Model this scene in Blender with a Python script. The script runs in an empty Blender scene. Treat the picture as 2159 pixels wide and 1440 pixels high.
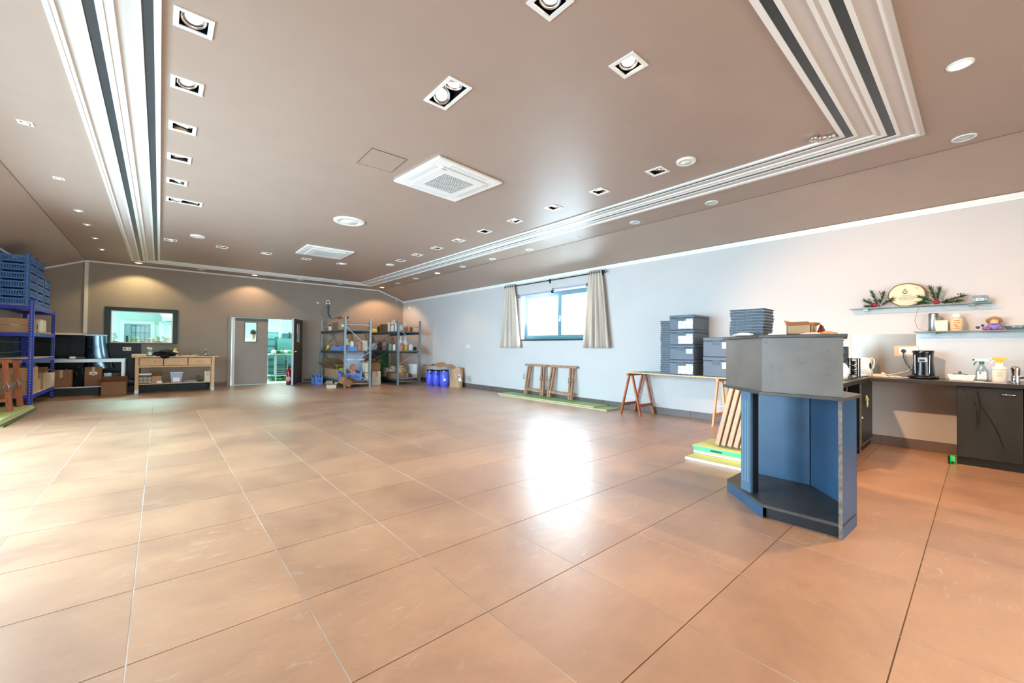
import bpy, math, random
from mathutils import Vector, Matrix
random.seed(7)
S = bpy.context.scene
COL = S.collection
PI = math.pi

# ---------------------------------------------------------------- camera
F, CX, CY, CAMH = 858.2, 1079.5, 720.0, 1.174
yaw, pit, roll = .7137, .0155, .0092
_r = Vector((math.cos(yaw), -math.sin(yaw), 0))
FW = Vector((math.sin(yaw)*math.cos(pit), math.cos(yaw)*math.cos(pit), math.sin(pit)))
_u = _r.cross(FW)
RT = _r*math.cos(roll) + _u*math.sin(roll)
UP = -_r*math.sin(roll) + _u*math.cos(roll)
cd = bpy.data.cameras.new('camera'); cam = bpy.data.objects.new('camera', cd); COL.objects.link(cam)
cd.sensor_width = 36; cd.lens = 36*F/2159; cd.clip_start = .05; cd.clip_end = 200
M3 = Matrix((RT, UP, -FW)).transposed()
cam.matrix_world = Matrix.Translation((0, 0, CAMH)) @ M3.to_4x4()
S.camera = cam
CAM = Vector((0, 0, CAMH))
def ray(x, y): return FW + RT*((x-CX)/F) - UP*((y-CY)/F)
def at(x, y, a, v):
    d = ray(x, y); return CAM + d*((v-CAM[a])/d[a])
def onX(x, y, v): return at(x, y, 0, v)      # point of the plane X=v seen at that place of the photograph
def onY(x, y, v): return at(x, y, 1, v)
def onZ(x, y, v=0): return at(x, y, 2, v)

# ---------------------------------------------------------------- room constants
WL, WR, YB, YF = -2.2, 6.9, -3.2, 14.25
HC, HW, FL, FR = 3.21, 2.875, -1.38, 5.96

# ---------------------------------------------------------------- world, light, exposure
S.view_settings.view_transform = 'Standard'; S.view_settings.look = 'None'
S.view_settings.gamma = 1; S.view_settings.use_curve_mapping = False
S.view_settings.exposure = 0.6
S.cycles.use_denoising = True
S.cycles.max_bounces = 6; S.cycles.diffuse_bounces = 4; S.cycles.glossy_bounces = 3
S.cycles.transparent_max_bounces = 12; S.cycles.sample_clamp_indirect = 6
S.cycles.caustics_reflective = True; S.cycles.caustics_refractive = False
W = bpy.data.worlds.new('world'); S.world = W; W.use_nodes = True
bg = W.node_tree.nodes['Background']
bg.inputs[0].default_value = (.80, .90, 1.0, 1); bg.inputs[1].default_value = 5.0
LIGHTS = []
def light(kind, loc, power, col, aim=(0, 0, -1), size=.1, size_y=None, spot=None, blend=.5, name='lamp_light'):
    ld = bpy.data.lights.new(name, kind); ld.energy = power; ld.color = col
    if kind == 'AREA':
        ld.size = size
        if size_y: ld.shape = 'RECTANGLE'; ld.size_y = size_y
    elif kind == 'SPOT':
        ld.shadow_soft_size = size; ld.spot_size = math.radians(spot); ld.spot_blend = blend
    else: ld.shadow_soft_size = size
    o = bpy.data.objects.new(name, ld); COL.objects.link(o); o.location = loc
    o.rotation_euler = Vector(aim).to_track_quat('-Z', 'Y').to_euler()
    return o
DAY = (.80, .91, 1.0); WARM = (1.0, .66, .38)
# daylight by the left wall's glazed doors and the right window, plus added rear fill
light('AREA', (WL-.35, 5.7, 1.45), 580, (.60, .82, 1.0), (1, 0, -.28), 6.0, 2.2, name='daylight_left_doors').data.spread = 2.5
light('AREA', (1.6, YB-.35, 1.35), 130, (1, .86, .72), (0, 1, .0), 5.2, 2.2, name='rear_fill_light')
light('AREA', (WR+.42, 6.5, 2.0), 130, DAY, (-1, 0, -.12), 2.0, 1.0, name='daylight_window')

# ---------------------------------------------------------------- materials
def lin(c): return tuple(((v/255)/12.92 if v/255 <= .04045 else ((v/255+.055)/1.055)**2.4) for v in c)
MATS = {}
def mat(name, c, rough=.6, metal=0, var=0, scale=8, bump=0, coat=0, spec=.5, emit=None, estr=0, trans=0, ior=1.45, stretch=None, c2=None, alpha=1, sub=0):
    if name in MATS: return MATS[name]
    m = bpy.data.materials.new(name); m.use_nodes = True; MATS[name] = m
    nt = m.node_tree; n = nt.nodes; b = n['Principled BSDF']
    L = lin(c)
    b.inputs['Base Color'].default_value = (*L, 1)
    b.inputs['Roughness'].default_value = rough; b.inputs['Metallic'].default_value = metal
    b.inputs['Specular IOR Level'].default_value = spec; b.inputs['IOR'].default_value = ior
    if coat: b.inputs['Coat Weight'].default_value = coat; b.inputs['Coat Roughness'].default_value = .15
    if trans: b.inputs['Transmission Weight'].default_value = trans
    if alpha < 1: b.inputs['Alpha'].default_value = alpha
    if emit: b.inputs['Emission Color'].default_value = (*lin(emit), 1); b.inputs['Emission Strength'].default_value = estr
    if var or bump:
        tc = n.new('ShaderNodeTexCoord'); mp = n.new('ShaderNodeMapping'); ns = n.new('ShaderNodeTexNoise')
        nt.links.new(tc.outputs['Object'], mp.inputs[0]); nt.links.new(mp.outputs[0], ns.inputs['Vector'])
        ns.inputs['Scale'].default_value = scale; ns.inputs['Detail'].default_value = 6
        if stretch: mp.inputs['Scale'].default_value = stretch
        if var:
            rp = n.new('ShaderNodeValToRGB'); rp.color_ramp.elements[0].position = .3; rp.color_ramp.elements[1].position = .7
            d = lin(c2) if c2 else tuple(v*(1-var) for v in L)
            e = L if c2 else tuple(min(1, v*(1+var*.6)) for v in L)
            rp.color_ramp.elements[0].color = (*d, 1); rp.color_ramp.elements[1].color = (*e, 1)
            nt.links.new(ns.outputs['Fac'], rp.inputs[0]); nt.links.new(rp.outputs[0], b.inputs['Base Color'])
        if bump:
            bp = n.new('ShaderNodeBump'); bp.inputs['Strength'].default_value = bump; bp.inputs['Distance'].default_value = .01
            nt.links.new(ns.outputs['Fac'], bp.inputs['Height']); nt.links.new(bp.outputs[0], b.inputs['Normal'])
    return m
def glassmat(name, c=(235, 245, 250), gl=.08, rough=.02):
    if name in MATS: return MATS[name]
    m = bpy.data.materials.new(name); m.use_nodes = True; MATS[name] = m
    nt = m.node_tree; n = nt.nodes; n.clear()
    o = n.new('ShaderNodeOutputMaterial'); t = n.new('ShaderNodeBsdfTransparent'); g = n.new('ShaderNodeBsdfGlossy'); x = n.new('ShaderNodeMixShader')
    t.inputs[0].default_value = (*lin(c), 1); g.inputs['Roughness'].default_value = rough
    x.inputs[0].default_value = gl
    nt.links.new(t.outputs[0], x.inputs[1]); nt.links.new(g.outputs[0], x.inputs[2]); nt.links.new(x.outputs[0], o.inputs[0])
    return m
def cloth(name, c, tr=.4):
    m = mat(name, c, .9, var=.06, scale=60, bump=.15)
    nt = m.node_tree; n = nt.nodes; b = n['Principled BSDF']; o = n['Material Output']
    t = n.new('ShaderNodeBsdfTranslucent'); t.inputs[0].default_value = (*lin(c), 1)
    x = n.new('ShaderNodeMixShader'); x.inputs[0].default_value = tr
    nt.links.new(b.outputs[0], x.inputs[1]); nt.links.new(t.outputs[0], x.inputs[2]); nt.links.new(x.outputs[0], o.inputs[0])
    return m

def tile_material():
    m = bpy.data.materials.new('terracotta_tile'); m.use_nodes = True
    nt = m.node_tree; n = nt.nodes; l = nt.links; b = n['Principled BSDF']
    geo = n.new('ShaderNodeNewGeometry'); oi = n.new('ShaderNodeObjectInfo')
    n1 = n.new('ShaderNodeTexNoise'); n1.inputs['Scale'].default_value = 1.3; n1.inputs['Detail'].default_value = 7; n1.inputs['Roughness'].default_value = .62; n1.inputs['Distortion'].default_value = .5
    n2 = n.new('ShaderNodeTexNoise'); n2.inputs['Scale'].default_value = 7; n2.inputs['Detail'].default_value = 9; n2.inputs['Roughness'].default_value = .7
    l.new(geo.outputs['Position'], n1.inputs['Vector'])
    mp = n.new('ShaderNodeMapping'); mp.inputs['Scale'].default_value = (.55, 1.6, 1); mp.inputs['Rotation'].default_value = (0, 0, .25)
    l.new(geo.outputs['Position'], mp.inputs[0]); l.new(mp.outputs[0], n2.inputs['Vector'])
    r1 = n.new('ShaderNodeValToRGB'); e = r1.color_ramp.elements
    e[0].position = .3; e[0].color = (*lin((158, 114, 84)), 1); e[1].position = .72; e[1].color = (*lin((194, 147, 108)), 1)
    l.new(n1.outputs['Fac'], r1.inputs[0])
    r2 = n.new('ShaderNodeValToRGB'); e = r2.color_ramp.elements
    e[0].position = .25; e[0].color = (.88, .88, .89, 1); e[1].position = .8; e[1].color = (1.06, 1.06, 1.05, 1)
    l.new(n2.outputs['Fac'], r2.inputs[0])
    mx = n.new('ShaderNodeMix'); mx.data_type = 'RGBA'; mx.blend_type = 'MULTIPLY'; mx.inputs[0].default_value = 1
    l.new(r1.outputs[0], mx.inputs[6]); l.new(r2.outputs[0], mx.inputs[7])
    # each tile a little lighter or darker
    mr = n.new('ShaderNodeMapRange'); mr.inputs[3].default_value = .90; mr.inputs[4].default_value = 1.08
    l.new(oi.outputs['Random'], mr.inputs[0])
    mx2 = n.new('ShaderNodeMix'); mx2.data_type = 'RGBA'; mx2.blend_type = 'MULTIPLY'; mx2.inputs[0].default_value = 1
    l.new(mx.outputs[2], mx2.inputs[6]); l.new(mr.outputs[0], mx2.inputs[7])
    # pale scuffs
    n3 = n.new('ShaderNodeTexNoise'); n3.inputs['Scale'].default_value = 11; n3.inputs['Detail'].default_value = 8; n3.inputs['Roughness'].default_value = .75; n3.inputs['Distortion'].default_value = 1.2
    l.new(mp.outputs[0], n3.inputs['Vector'])
    r3 = n.new('ShaderNodeValToRGB'); e = r3.color_ramp.elements; e[0].position = .56; e[0].color = (0, 0, 0, 1); e[1].position = .74; e[1].color = (1, 1, 1, 1)
    l.new(n3.outputs['Fac'], r3.inputs[0])
    r4 = n.new('ShaderNodeValToRGB'); e = r4.color_ramp.elements; e[0].position = .42; e[0].color = (0, 0, 0, 1); e[1].position = .6; e[1].color = (.55, .55, .55, 1)
    n4 = n.new('ShaderNodeTexNoise'); n4.inputs['Scale'].default_value = .45; l.new(geo.outputs['Position'], n4.inputs['Vector']); l.new(n4.outputs['Fac'], r4.inputs[0])
    mm = n.new('ShaderNodeMath'); mm.operation = 'MULTIPLY'; l.new(r3.outputs[0], mm.inputs[0]); l.new(r4.outputs[0], mm.inputs[1])
    mx3 = n.new('ShaderNodeMix'); mx3.data_type = 'RGBA'; l.new(mm.outputs[0], mx3.inputs[0]); l.new(mx2.outputs[2], mx3.inputs[6]); mx3.inputs[7].default_value = (*lin((225, 215, 208)), 1)
    l.new(mx3.outputs[2], b.inputs['Base Color'])
    rr = n.new('ShaderNodeMapRange'); rr.inputs[3].default_value = .27; rr.inputs[4].default_value = .40; l.new(n1.outputs['Fac'], rr.inputs[0]); l.new(rr.outputs[0], b.inputs['Roughness'])
    b.inputs['Specular IOR Level'].default_value = .8; b.inputs['Coat Weight'].default_value = .8; b.inputs['Coat Roughness'].default_value = .5; b.inputs['Coat IOR'].default_value = 1.7
    bp = n.new('ShaderNodeBump'); bp.inputs['Strength'].default_value = .05; bp.inputs['Distance'].default_value = .004; l.new(n1.outputs['Fac'], bp.inputs['Height']); l.new(bp.outputs[0], b.inputs['Normal'])
    MATS['terracotta_tile'] = m
    return m
TILE = tile_material()
m_grout = mat('grout', (112, 92, 78), .85, var=.25, scale=2)
m_ceil = mat('ceiling_paint', (170, 149, 135), .45, var=.03, scale=3, spec=.5)
m_wallr = mat('wall_paint_pale', (200, 195, 192), .75, var=.02, scale=2, bump=.02)
m_wallf = mat('wall_paint_taupe', (160, 146, 132), .7, var=.04, scale=2, bump=.02)
m_white = mat('white_paint', (238, 236, 232), .4)
m_cream = mat('moulding_cream', (204, 195, 188), .5)
m_band = mat('dark_band', (60, 66, 70), .35, var=.1)
m_black = mat('black_plastic', (18, 18, 20), .35)
m_blackm = mat('black_board', (16, 16, 17), .45, var=.4, scale=7, bump=.05)
m_skirt = mat('skirting_tile', (104, 92, 88), .4, var=.12, scale=5)
m_dtile = mat('black_wall_tile', (9, 11, 12), .25, var=.3, scale=4, spec=.22)
m_steel = mat('steel', (168, 174, 178), .36, 1, var=.1, scale=4)
m_galv = mat('galvanised', (165, 176, 180), .4, .8, var=.15, scale=25)
m_galvd = mat('galvanised_dark', (84, 98, 104), .45, .6, var=.15, scale=15)
m_chrome = mat('chrome', (225, 225, 225), .1, 1)
m_card = mat('cardboard', (184, 146, 108), .85, var=.08, scale=6)
m_card2 = mat('cardboard_brown', (150, 108, 76), .85, var=.1, scale=6)
m_cardw = mat('cardboard_pale', (214, 198, 176), .85, var=.05)
m_kraft = mat('kraft_paper', (190, 152, 116), .8, var=.15, scale=9, bump=.3)
m_pine = mat('pine', (214, 160, 112), .55, var=.2, scale=5, stretch=(6, 6, .6), c2=(186, 126, 82))
m_pined = mat('pine_orange', (188, 108, 60), .5, var=.2, scale=5, stretch=(6, 6, .6), c2=(158, 84, 44))
m_beech = mat('beech', (224, 184, 138), .5, var=.1, scale=4, stretch=(1, 8, 8), c2=(208, 162, 114))
m_gboard = mat('green_board', (198, 204, 128), .5, var=.06, scale=4)
m_gboard2 = mat('green_board_teal', (96, 214, 150), .5, var=.08, scale=4)
m_chip = mat('chipboard_edge', (214, 190, 150), .8, var=.4, scale=60)
m_blue = mat('crate_blue', (70, 116, 176), .45, var=.05)
m_bluel = mat('crate_blue_light', (112, 150, 226), .45)
m_bshelf = mat('shelf_blue', (36, 52, 168), .4)
m_drum = mat('drum_blue', (84, 96, 222), .35, var=.04)
m_epp = mat('foam_grey', (96, 106, 120), .42, var=.7, scale=110, bump=.5, spec=.8)
m_teal = mat('teal_frame', (120, 160, 172), .35, .3)
m_emit = mat('bulb_warm', (255, 236, 200), .5, emit=(255, 226, 178), estr=9)
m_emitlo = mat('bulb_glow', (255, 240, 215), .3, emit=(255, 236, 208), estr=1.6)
m_emithi = mat('bulb_bright', (255, 240, 215), .3, emit=(255, 224, 176), estr=40)
m_kwall = mat('kitchen_wall', (226, 240, 238), .6)
m_plast = mat('white_plastic', (235, 234, 230), .35)
m_green = mat('foliage', (38, 92, 44), .6, var=.4, scale=30)
m_red = mat('red_gloss', (176, 18, 26), .2)
m_clear = glassmat('clear_plastic', (225, 234, 240), .16, .12)
m_pane = glassmat('pane', (242, 250, 252), .06, .01)
m_tint = glassmat('frosted_shelf_glass', (214, 232, 238), .14, .08)

# ---------------------------------------------------------------- mesh builder
class B:
    def __init__(s): s.v = []; s.f = []; s.sm = []
    def add(s, vs, fs, sm=False):
        k = len(s.v); s.v += [Vector(p) for p in vs]
        for f in fs: s.f.append([i+k for i in f]); s.sm.append(sm)
        return s
    def box(s, x0, x1, y0, y1, z0, z1):
        if x0 > x1: x0, x1 = x1, x0
        if y0 > y1: y0, y1 = y1, y0
        if z0 > z1: z0, z1 = z1, z0
        return s.add([(x0,y0,z0),(x1,y0,z0),(x1,y1,z0),(x0,y1,z0),(x0,y0,z1),(x1,y0,z1),(x1,y1,z1),(x0,y1,z1)],
                     [(3,2,1,0),(4,5,6,7),(0,1,5,4),(1,2,6,5),(2,3,7,6),(3,0,4,7)])
    def cb(s, c, d, R=None):
        x, y, z = d[0]/2, d[1]/2, d[2]/2; c = Vector(c)
        P = [(-x,-y,-z),(x,-y,-z),(x,y,-z),(-x,y,-z),(-x,-y,z),(x,-y,z),(x,y,z),(-x,y,z)]
        P = [(R @ Vector(p) if R else Vector(p))+c for p in P]
        return s.add(P, [(3,2,1,0),(4,5,6,7),(0,1,5,4),(1,2,6,5),(2,3,7,6),(3,0,4,7)])
    def bar(s, p, q, w, h=None, upv=(0, 0, 1)):
        p, q = Vector(p), Vector(q); h = h or w; d = (q-p).normalized(); u = Vector(upv)
        if abs(d.dot(u)) > .98: u = Vector((1, 0, 0))
        a = d.cross(u).normalized()*w/2; b = a.cross(d).normalized()*h/2
        P = [p-a-b, p+a-b, p+a+b, p-a+b, q-a-b, q+a-b, q+a+b, q-a+b]
        return s.add(P, [(0,1,2,3),(7,6,5,4),(0,4,5,1),(1,5,6,2),(2,6,7,3),(3,7,4,0)])
    def cyl(s, p, q, r0, r1=None, n=16, cap=True):
        p, q = Vector(p), Vector(q); r1 = r0 if r1 is None else r1; d = (q-p).normalized()
        u = Vector((0, 0, 1)) if abs(d.z) < .9 else Vector((1, 0, 0)); a = d.cross(u).normalized(); b = d.cross(a)
        P = [c+(a*math.cos(t)+b*math.sin(t))*r for c, r in ((p, r0), (q, r1)) for t in [2*PI*i/n for i in range(n)]]
        s.add(P, [(i, (i+1) % n, n+(i+1) % n, n+i) for i in range(n)], True)
        if cap: s.add(P[:n], [tuple(range(n))[::-1]]); s.add(P[n:], [tuple(range(n))])
        return s
    def lathe(s, prof, c=(0, 0, 0), n=20, R=None, sx=1, sy=1):
        P = []; c = Vector(c)
        for r, z in prof:
            for i in range(n):
                t = 2*PI*i/n; q = Vector((r*math.cos(t)*sx, r*math.sin(t)*sy, z)); P.append((R @ q if R else q)+c)
        fs = [(k*n+i, k*n+(i+1) % n, (k+1)*n+(i+1) % n, (k+1)*n+i) for k in range(len(prof)-1) for i in range(n)]
        s.add(P, fs, True)
        if prof[0][0] > 1e-4: s.add(P[:n], [tuple(range(n))[::-1]])
        if prof[-1][0] > 1e-4: s.add(P[-n:], [tuple(range(n))])
        return s
    def prism(s, poly, z0, z1):
        n = len(poly)
        return s.add([(x, y, z0) for x, y in poly]+[(x, y, z1) for x, y in poly],
                     [tuple(range(n))[::-1], tuple(range(n, 2*n))]+[(i, (i+1) % n, n+(i+1) % n, n+i) for i in range(n)])
    def pan(s, poly, t, ax, a0):      # polygon in a plane (u,v), extruded along axis ax from a0 to a0+t
        def P(u, v, w): return (w, u, v) if ax == 0 else ((u, w, v) if ax == 1 else (u, v, w))
        n = len(poly)
        return s.add([P(u, v, a0) for u, v in poly]+[P(u, v, a0+t) for u, v in poly],
                     [tuple(range(n))[::-1], tuple(range(n, 2*n))]+[(i, (i+1) % n, n+(i+1) % n, n+i) for i in range(n)])
    def tube(s, pts, r, n=8):
        pts = [Vector(p) for p in pts]; P = []; pa = None
        for i, p in enumerate(pts):
            d = (pts[min(i+1, len(pts)-1)]-pts[max(i-1, 0)]).normalized()
            if pa is None:
                u = Vector((0, 0, 1)) if abs(d.z) < .9 else Vector((1, 0, 0)); a = d.cross(u).normalized()
            else: a = (pa-d*pa.dot(d)).normalized()
            pa = a; b = d.cross(a); rr = r[i] if isinstance(r, (list, tuple)) else r
            P += [p+(a*math.cos(2*PI*k/n)+b*math.sin(2*PI*k/n))*rr for k in range(n)]
        m = len(pts)
        s.add(P, [(k*n+i, k*n+(i+1) % n, (k+1)*n+(i+1) % n, (k+1)*n+i) for k in range(m-1) for i in range(n)]+[tuple(range(n))[::-1], tuple(range((m-1)*n, m*n))], True)
        return s
    def ell(s, c, r, n=14, m=9, noise=0, seed=0, flat=None):
        rnd = random.Random(seed); P = []; c = Vector(c); ph = [rnd.random()*6 for _ in range(6)]
        for j in range(m+1):
            a = PI*j/m
            for i in range(n):
                t = 2*PI*i/n; k = 1+noise*(math.sin(3*t+ph[0]+2*a)*.5+math.sin(5*t+ph[1])*.3*math.sin(a*3+ph[2])+.35*math.sin(7*a+ph[3]+2*t))
                z = -math.cos(a)*r[2]*(1+noise*.3*math.sin(4*t+ph[4]))
                if flat is not None: z = max(z, flat*r[2])
                P.append(c+Vector((math.cos(t)*math.sin(a)*r[0]*k, math.sin(t)*math.sin(a)*r[1]*k, z)))
        return s.add(P, [(j*n+i, j*n+(i+1) % n, (j+1)*n+(i+1) % n, (j+1)*n+i) for j in range(m) for i in range(n)], True)
    def build(s, name, m, parent=None, bevel=0, rel=True, local=False, seg=2):
        off = Vector((0, 0, 0))
        if parent is not None and not local:
            p = parent
            while p is not None: off += Vector(p.location); p = p.parent
        me = bpy.data.meshes.new(name)
        me.from_pydata([tuple(v-off) for v in s.v], [], s.f)
        me.polygons.foreach_set('use_smooth', s.sm); me.update()
        me.materials.append(m)
        o = bpy.data.objects.new(name, me); COL.objects.link(o)
        if parent is not None: o.parent = parent
        if bevel:
            md = o.modifiers.new('bevel', 'BEVEL'); md.width = bevel; md.segments = seg; md.limit_method = 'ANGLE'; md.harden_normals = False
        return o
def tag(o, label, cat, group=None, kind=None):
    o['label'] = label; o['category'] = cat
    if group: o['group'] = group
    if kind: o['kind'] = kind
    return o
def thing(name, label, cat, loc=(0, 0, 0), rz=0, group=None):
    o = bpy.data.objects.new(name, None); COL.objects.link(o); o.location = loc; o.rotation_euler = (0, 0, rz); o.empty_display_size = .1
    return tag(o, label, cat, group)
def solo(b, name, m, label, cat, group=None, bevel=0, rot=None, loc=None):
    o = b.build(name, m, None, bevel); tag(o, label, cat, group)
    if loc is not None: o.location = loc
    if rot is not None: o.rotation_euler = rot
    return o
def struct(b, name, m, parent=None, bevel=0):
    o = b.build(name, m, parent, bevel)
    if parent is None: o['kind'] = 'structure'
    return o
def dup(root, loc, rz=None, label=None, rot=None):
    def cp(o, par):
        c = o.copy(); COL.objects.link(c)
        if par is not None: c.parent = par
        for ch in o.children: cp(ch, c)
        return c
    r = cp(root, None); r.location = loc
    if rz is not None: r.rotation_euler = (0, 0, rz)
    if rot is not None: r.rotation_euler = rot
    if label: r['label'] = label
    return r
ORD = ['first', 'second', 'third', 'fourth', 'fifth', 'sixth', 'seventh', 'eighth', 'ninth', 'tenth', 'eleventh', 'twelfth', 'thirteenth', 'fourteenth', 'fifteenth', 'sixteenth', 'seventeenth', 'eighteenth', 'nineteenth', 'twentieth', 'twenty-first', 'twenty-second', 'twenty-third', 'twenty-fourth', 'twenty-fifth', 'twenty-sixth']
def Rz(a): return Matrix.Rotation(a, 3, 'Z')
def Rx(a): return Matrix.Rotation(a, 3, 'X')
def Ry(a): return Matrix.Rotation(a, 3, 'Y')

# ================================================================ STRUCTURE
# floor: grout bed and tiles
OX, OY, TX, TY, G = -.0739, .2275, .6, .6088, .005
floor = struct(B().box(WL-.12, WR+.12, YB-.12, YF+.12, -.12, -.0025), 'floor', m_grout)
rr_ = random.Random(2)
for i in range(math.ceil((WL-OX)/TX), math.floor((WR-OX)/TX)+1):
    x = OX+i*TX; B().box(x-G/2, x+G/2, YB, YF, -.0026, -.0008).build('grout_line', mat('grout_pale', (214, 202, 192), .8, var=.45, scale=.9, c2=(120, 104, 92)), floor)
cells = []
i0 = math.floor((WL-OX)/TX); i1 = math.ceil((WR-OX)/TX); j0 = math.floor((YB-OY)/TY); j1 = math.ceil((YF-OY)/TY)
for i in range(i0, i1):
    for j in range(j0, j1):
        x0 = max(OX+i*TX+G/2, WL); x1 = min(OX+(i+1)*TX-G/2, WR); y0 = max(OY+j*TY+G/2, YB); y1 = min(OY+(j+1)*TY-G/2, YF)
        if x1-x0 < .01 or y1-y0 < .01: continue
        c = Vector(((x0+x1)/2, (y0+y1)/2, 0)) - CAM; w = c.dot(FW)
        vis = w > .5 and abs(c.dot(RT)/w) < 1.45
        cells.append((0 if vis else 1, c.length, x0, x1, y0, y1))
cells.sort()
full = B().box(-(TX-G)/2, (TX-G)/2, -(TY-G)/2, (TY-G)/2, -.008, 0)
proto = None; rest = B()
for k, (v, d, x0, x1, y0, y1) in enumerate(cells):
    if k >= 300 or v: rest.box(x0, x1, y0, y1, -.008, 0); continue
    c = ((x0+x1)/2, (y0+y1)/2, 0)
    if abs(x1-x0-(TX-G)) < 1e-4 and abs(y1-y0-(TY-G)) < 1e-4:
        if proto is None: proto = full.build('tile', TILE, floor); proto.location = c
        else:
            o = proto.copy(); COL.objects.link(o); o.location = c
    else:
        b = B().box(x0-c[0], x1-c[0], y0-c[1], y1-c[1], -.008, 0); o = b.build('tile', TILE, floor); o.location = c
o = rest.build('floor_tiles', TILE, floor); o['kind'] = 'stuff'

# walls. right wall with its window hole
WY0, WY1, WZ0, WZ1 = 5.42, 7.60, 1.385, 2.50
def wall_with_hole(ax, a0, a1, u0, u1, z0, z1, holes):
    b = B(); us = sorted({u0, u1, *[h[0] for h in holes], *[h[1] for h in holes]}); zs = sorted({z0, z1, *[h[2] for h in holes], *[h[3] for h in holes]})
    for i in range(len(us)-1):
        for j in range(len(zs)-1):
            cu, cz = (us[i]+us[i+1])/2, (zs[j]+zs[j+1])/2
            if any(h[0] < cu < h[1] and h[2] < cz < h[3] for h in holes): continue
            if ax == 0: b.box(a0, a1, us[i], us[i+1], zs[j], zs[j+1])
            else: b.box(us[i], us[i+1], a0, a1, zs[j], zs[j+1])
    return b
struct(wall_with_hole(0, WR, WR+.3, YB-.12, YF+.1, 0, HW+.02, [(WY0, WY1, WZ0, WZ1)]), 'wall_right', m_wallr)
struct(wall_with_hole(0, WL-.3, WL, YB-.12, YF+.1, 0, HW+.02, [(2.6, 8.8, 0.02, 2.45)]), 'wall_left', m_wallf)
IW = (-.925, .265, 1.215, 2.02); DO = (1.57, 3.44, 0, 2.0)
struct(wall_with_hole(1, YF, YF+.16, WL-.1, WR+.1, 0, HC+.05, [IW, DO]), 'wall_far', m_wallf)
struct(wall_with_hole(1, YB-.3, YB, WL-.1, WR+.1, 0, HC+.05, [(-1.1, 4.3, .02, 2.4)]), 'wall_back', m_wallr)

# ceiling: flat middle with openings for the square lamps, sloping sides
SQ = []          # (x, y, w(x), h(y), kind, lit)
for y, lit in ((3.25, 0), (4.07, 0), (4.90, 1), (5.72, 0), (6.57, 0), (10.33, 0)): SQ.append((.13, y, .2, .2, 'L', lit))
SQ.append((.235, 7.42, .4, .21, 'L2', 0))
for y, lit in ((2.42, 0), (3.23, 1), (4.05, 1), (4.88, 1), (5.69, 0), (6.51, 0), (7.32, 0), (8.16, 0), (8.98, 0)): SQ.append((4.275, y, .2, .2, 'R', lit))
for x, lit in ((.95, 0), (1.75, 1), (2.56, 0), (3.36, 1)): SQ.append((x, 10.33, .2, .2, 'F', lit))
for x, lit in ((1.70, 1), (2.51, 1)): SQ.append((x, 1.65, .2, .2, 'N', lit))
SQ.append((1.715, 2.80, .21, .40, 'D', 1))
holes = [(x-w/2+.025, x+w/2-.025, y-h/2+.025, y+h/2-.025) for x, y, w, h, k, l in SQ]
b = B(); xs = sorted({FL, FR, *[h[0] for h in holes], *[h[1] for h in holes]}); ys = sorted({YB-.1, YF+.1, *[h[2] for h in holes], *[h[3] for h in holes]})
for i in range(len(xs)-1):
    for j in range(len(ys)-1):
        cx, cy = (xs[i]+xs[i+1])/2, (ys[j]+ys[j+1])/2
        if any(h[0] < cx < h[1] and h[2] < cy < h[3] for h in holes): continue
        b.add([(xs[i], ys[j], HC), (xs[i+1], ys[j], HC), (xs[i+1], ys[j+1], HC), (xs[i], ys[j+1], HC)], [(3, 2, 1, 0)])
ceil = struct(b, 'ceiling', m_ceil)
for x0, z0, x1, z1, nm in ((FL, HC, WL-.05, HW-.02, 'sloping_panel'), (FR, HC, WR+.05, HW-.02, 'sloping_panel')):
    b = B().add([(x0, YB-.1, z0), (x1, YB-.1, z1), (x1, YF+.1, z1), (x0, YF+.1, z0), (x0, YB-.1, z0+.06), (x1, YB-.1, z1+.06), (x1, YF+.1, z1+.06), (x0, YF+.1, z0+.06)],
                [(0, 1, 2, 3), (7, 6, 5, 4), (0, 4, 5, 1), (1, 5, 6, 2), (2, 6, 7, 3), (3, 7, 4, 0)]); b.build(nm, m_ceil, ceil)
    B().cyl((x0, YB, z0), (x0, YF, z0), .006, n=6).build('seam', mat('seam', (120, 104, 94), .6), ceil)
hatch = [(1.615, 4.085), (1.995, 4.075), (2.01, 4.5), (1.62, 4.52)]
B().prism(hatch, HC-.003, HC+.002).build('hatch_cover', m_ceil, ceil)
b = B()
for i in range(4): p, q = hatch[i], hatch[(i+1) % 4]; b.bar((*p, HC-.002), (*q, HC-.002), .004)
b.build('hatch_joint', m_band, ceil)

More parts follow.
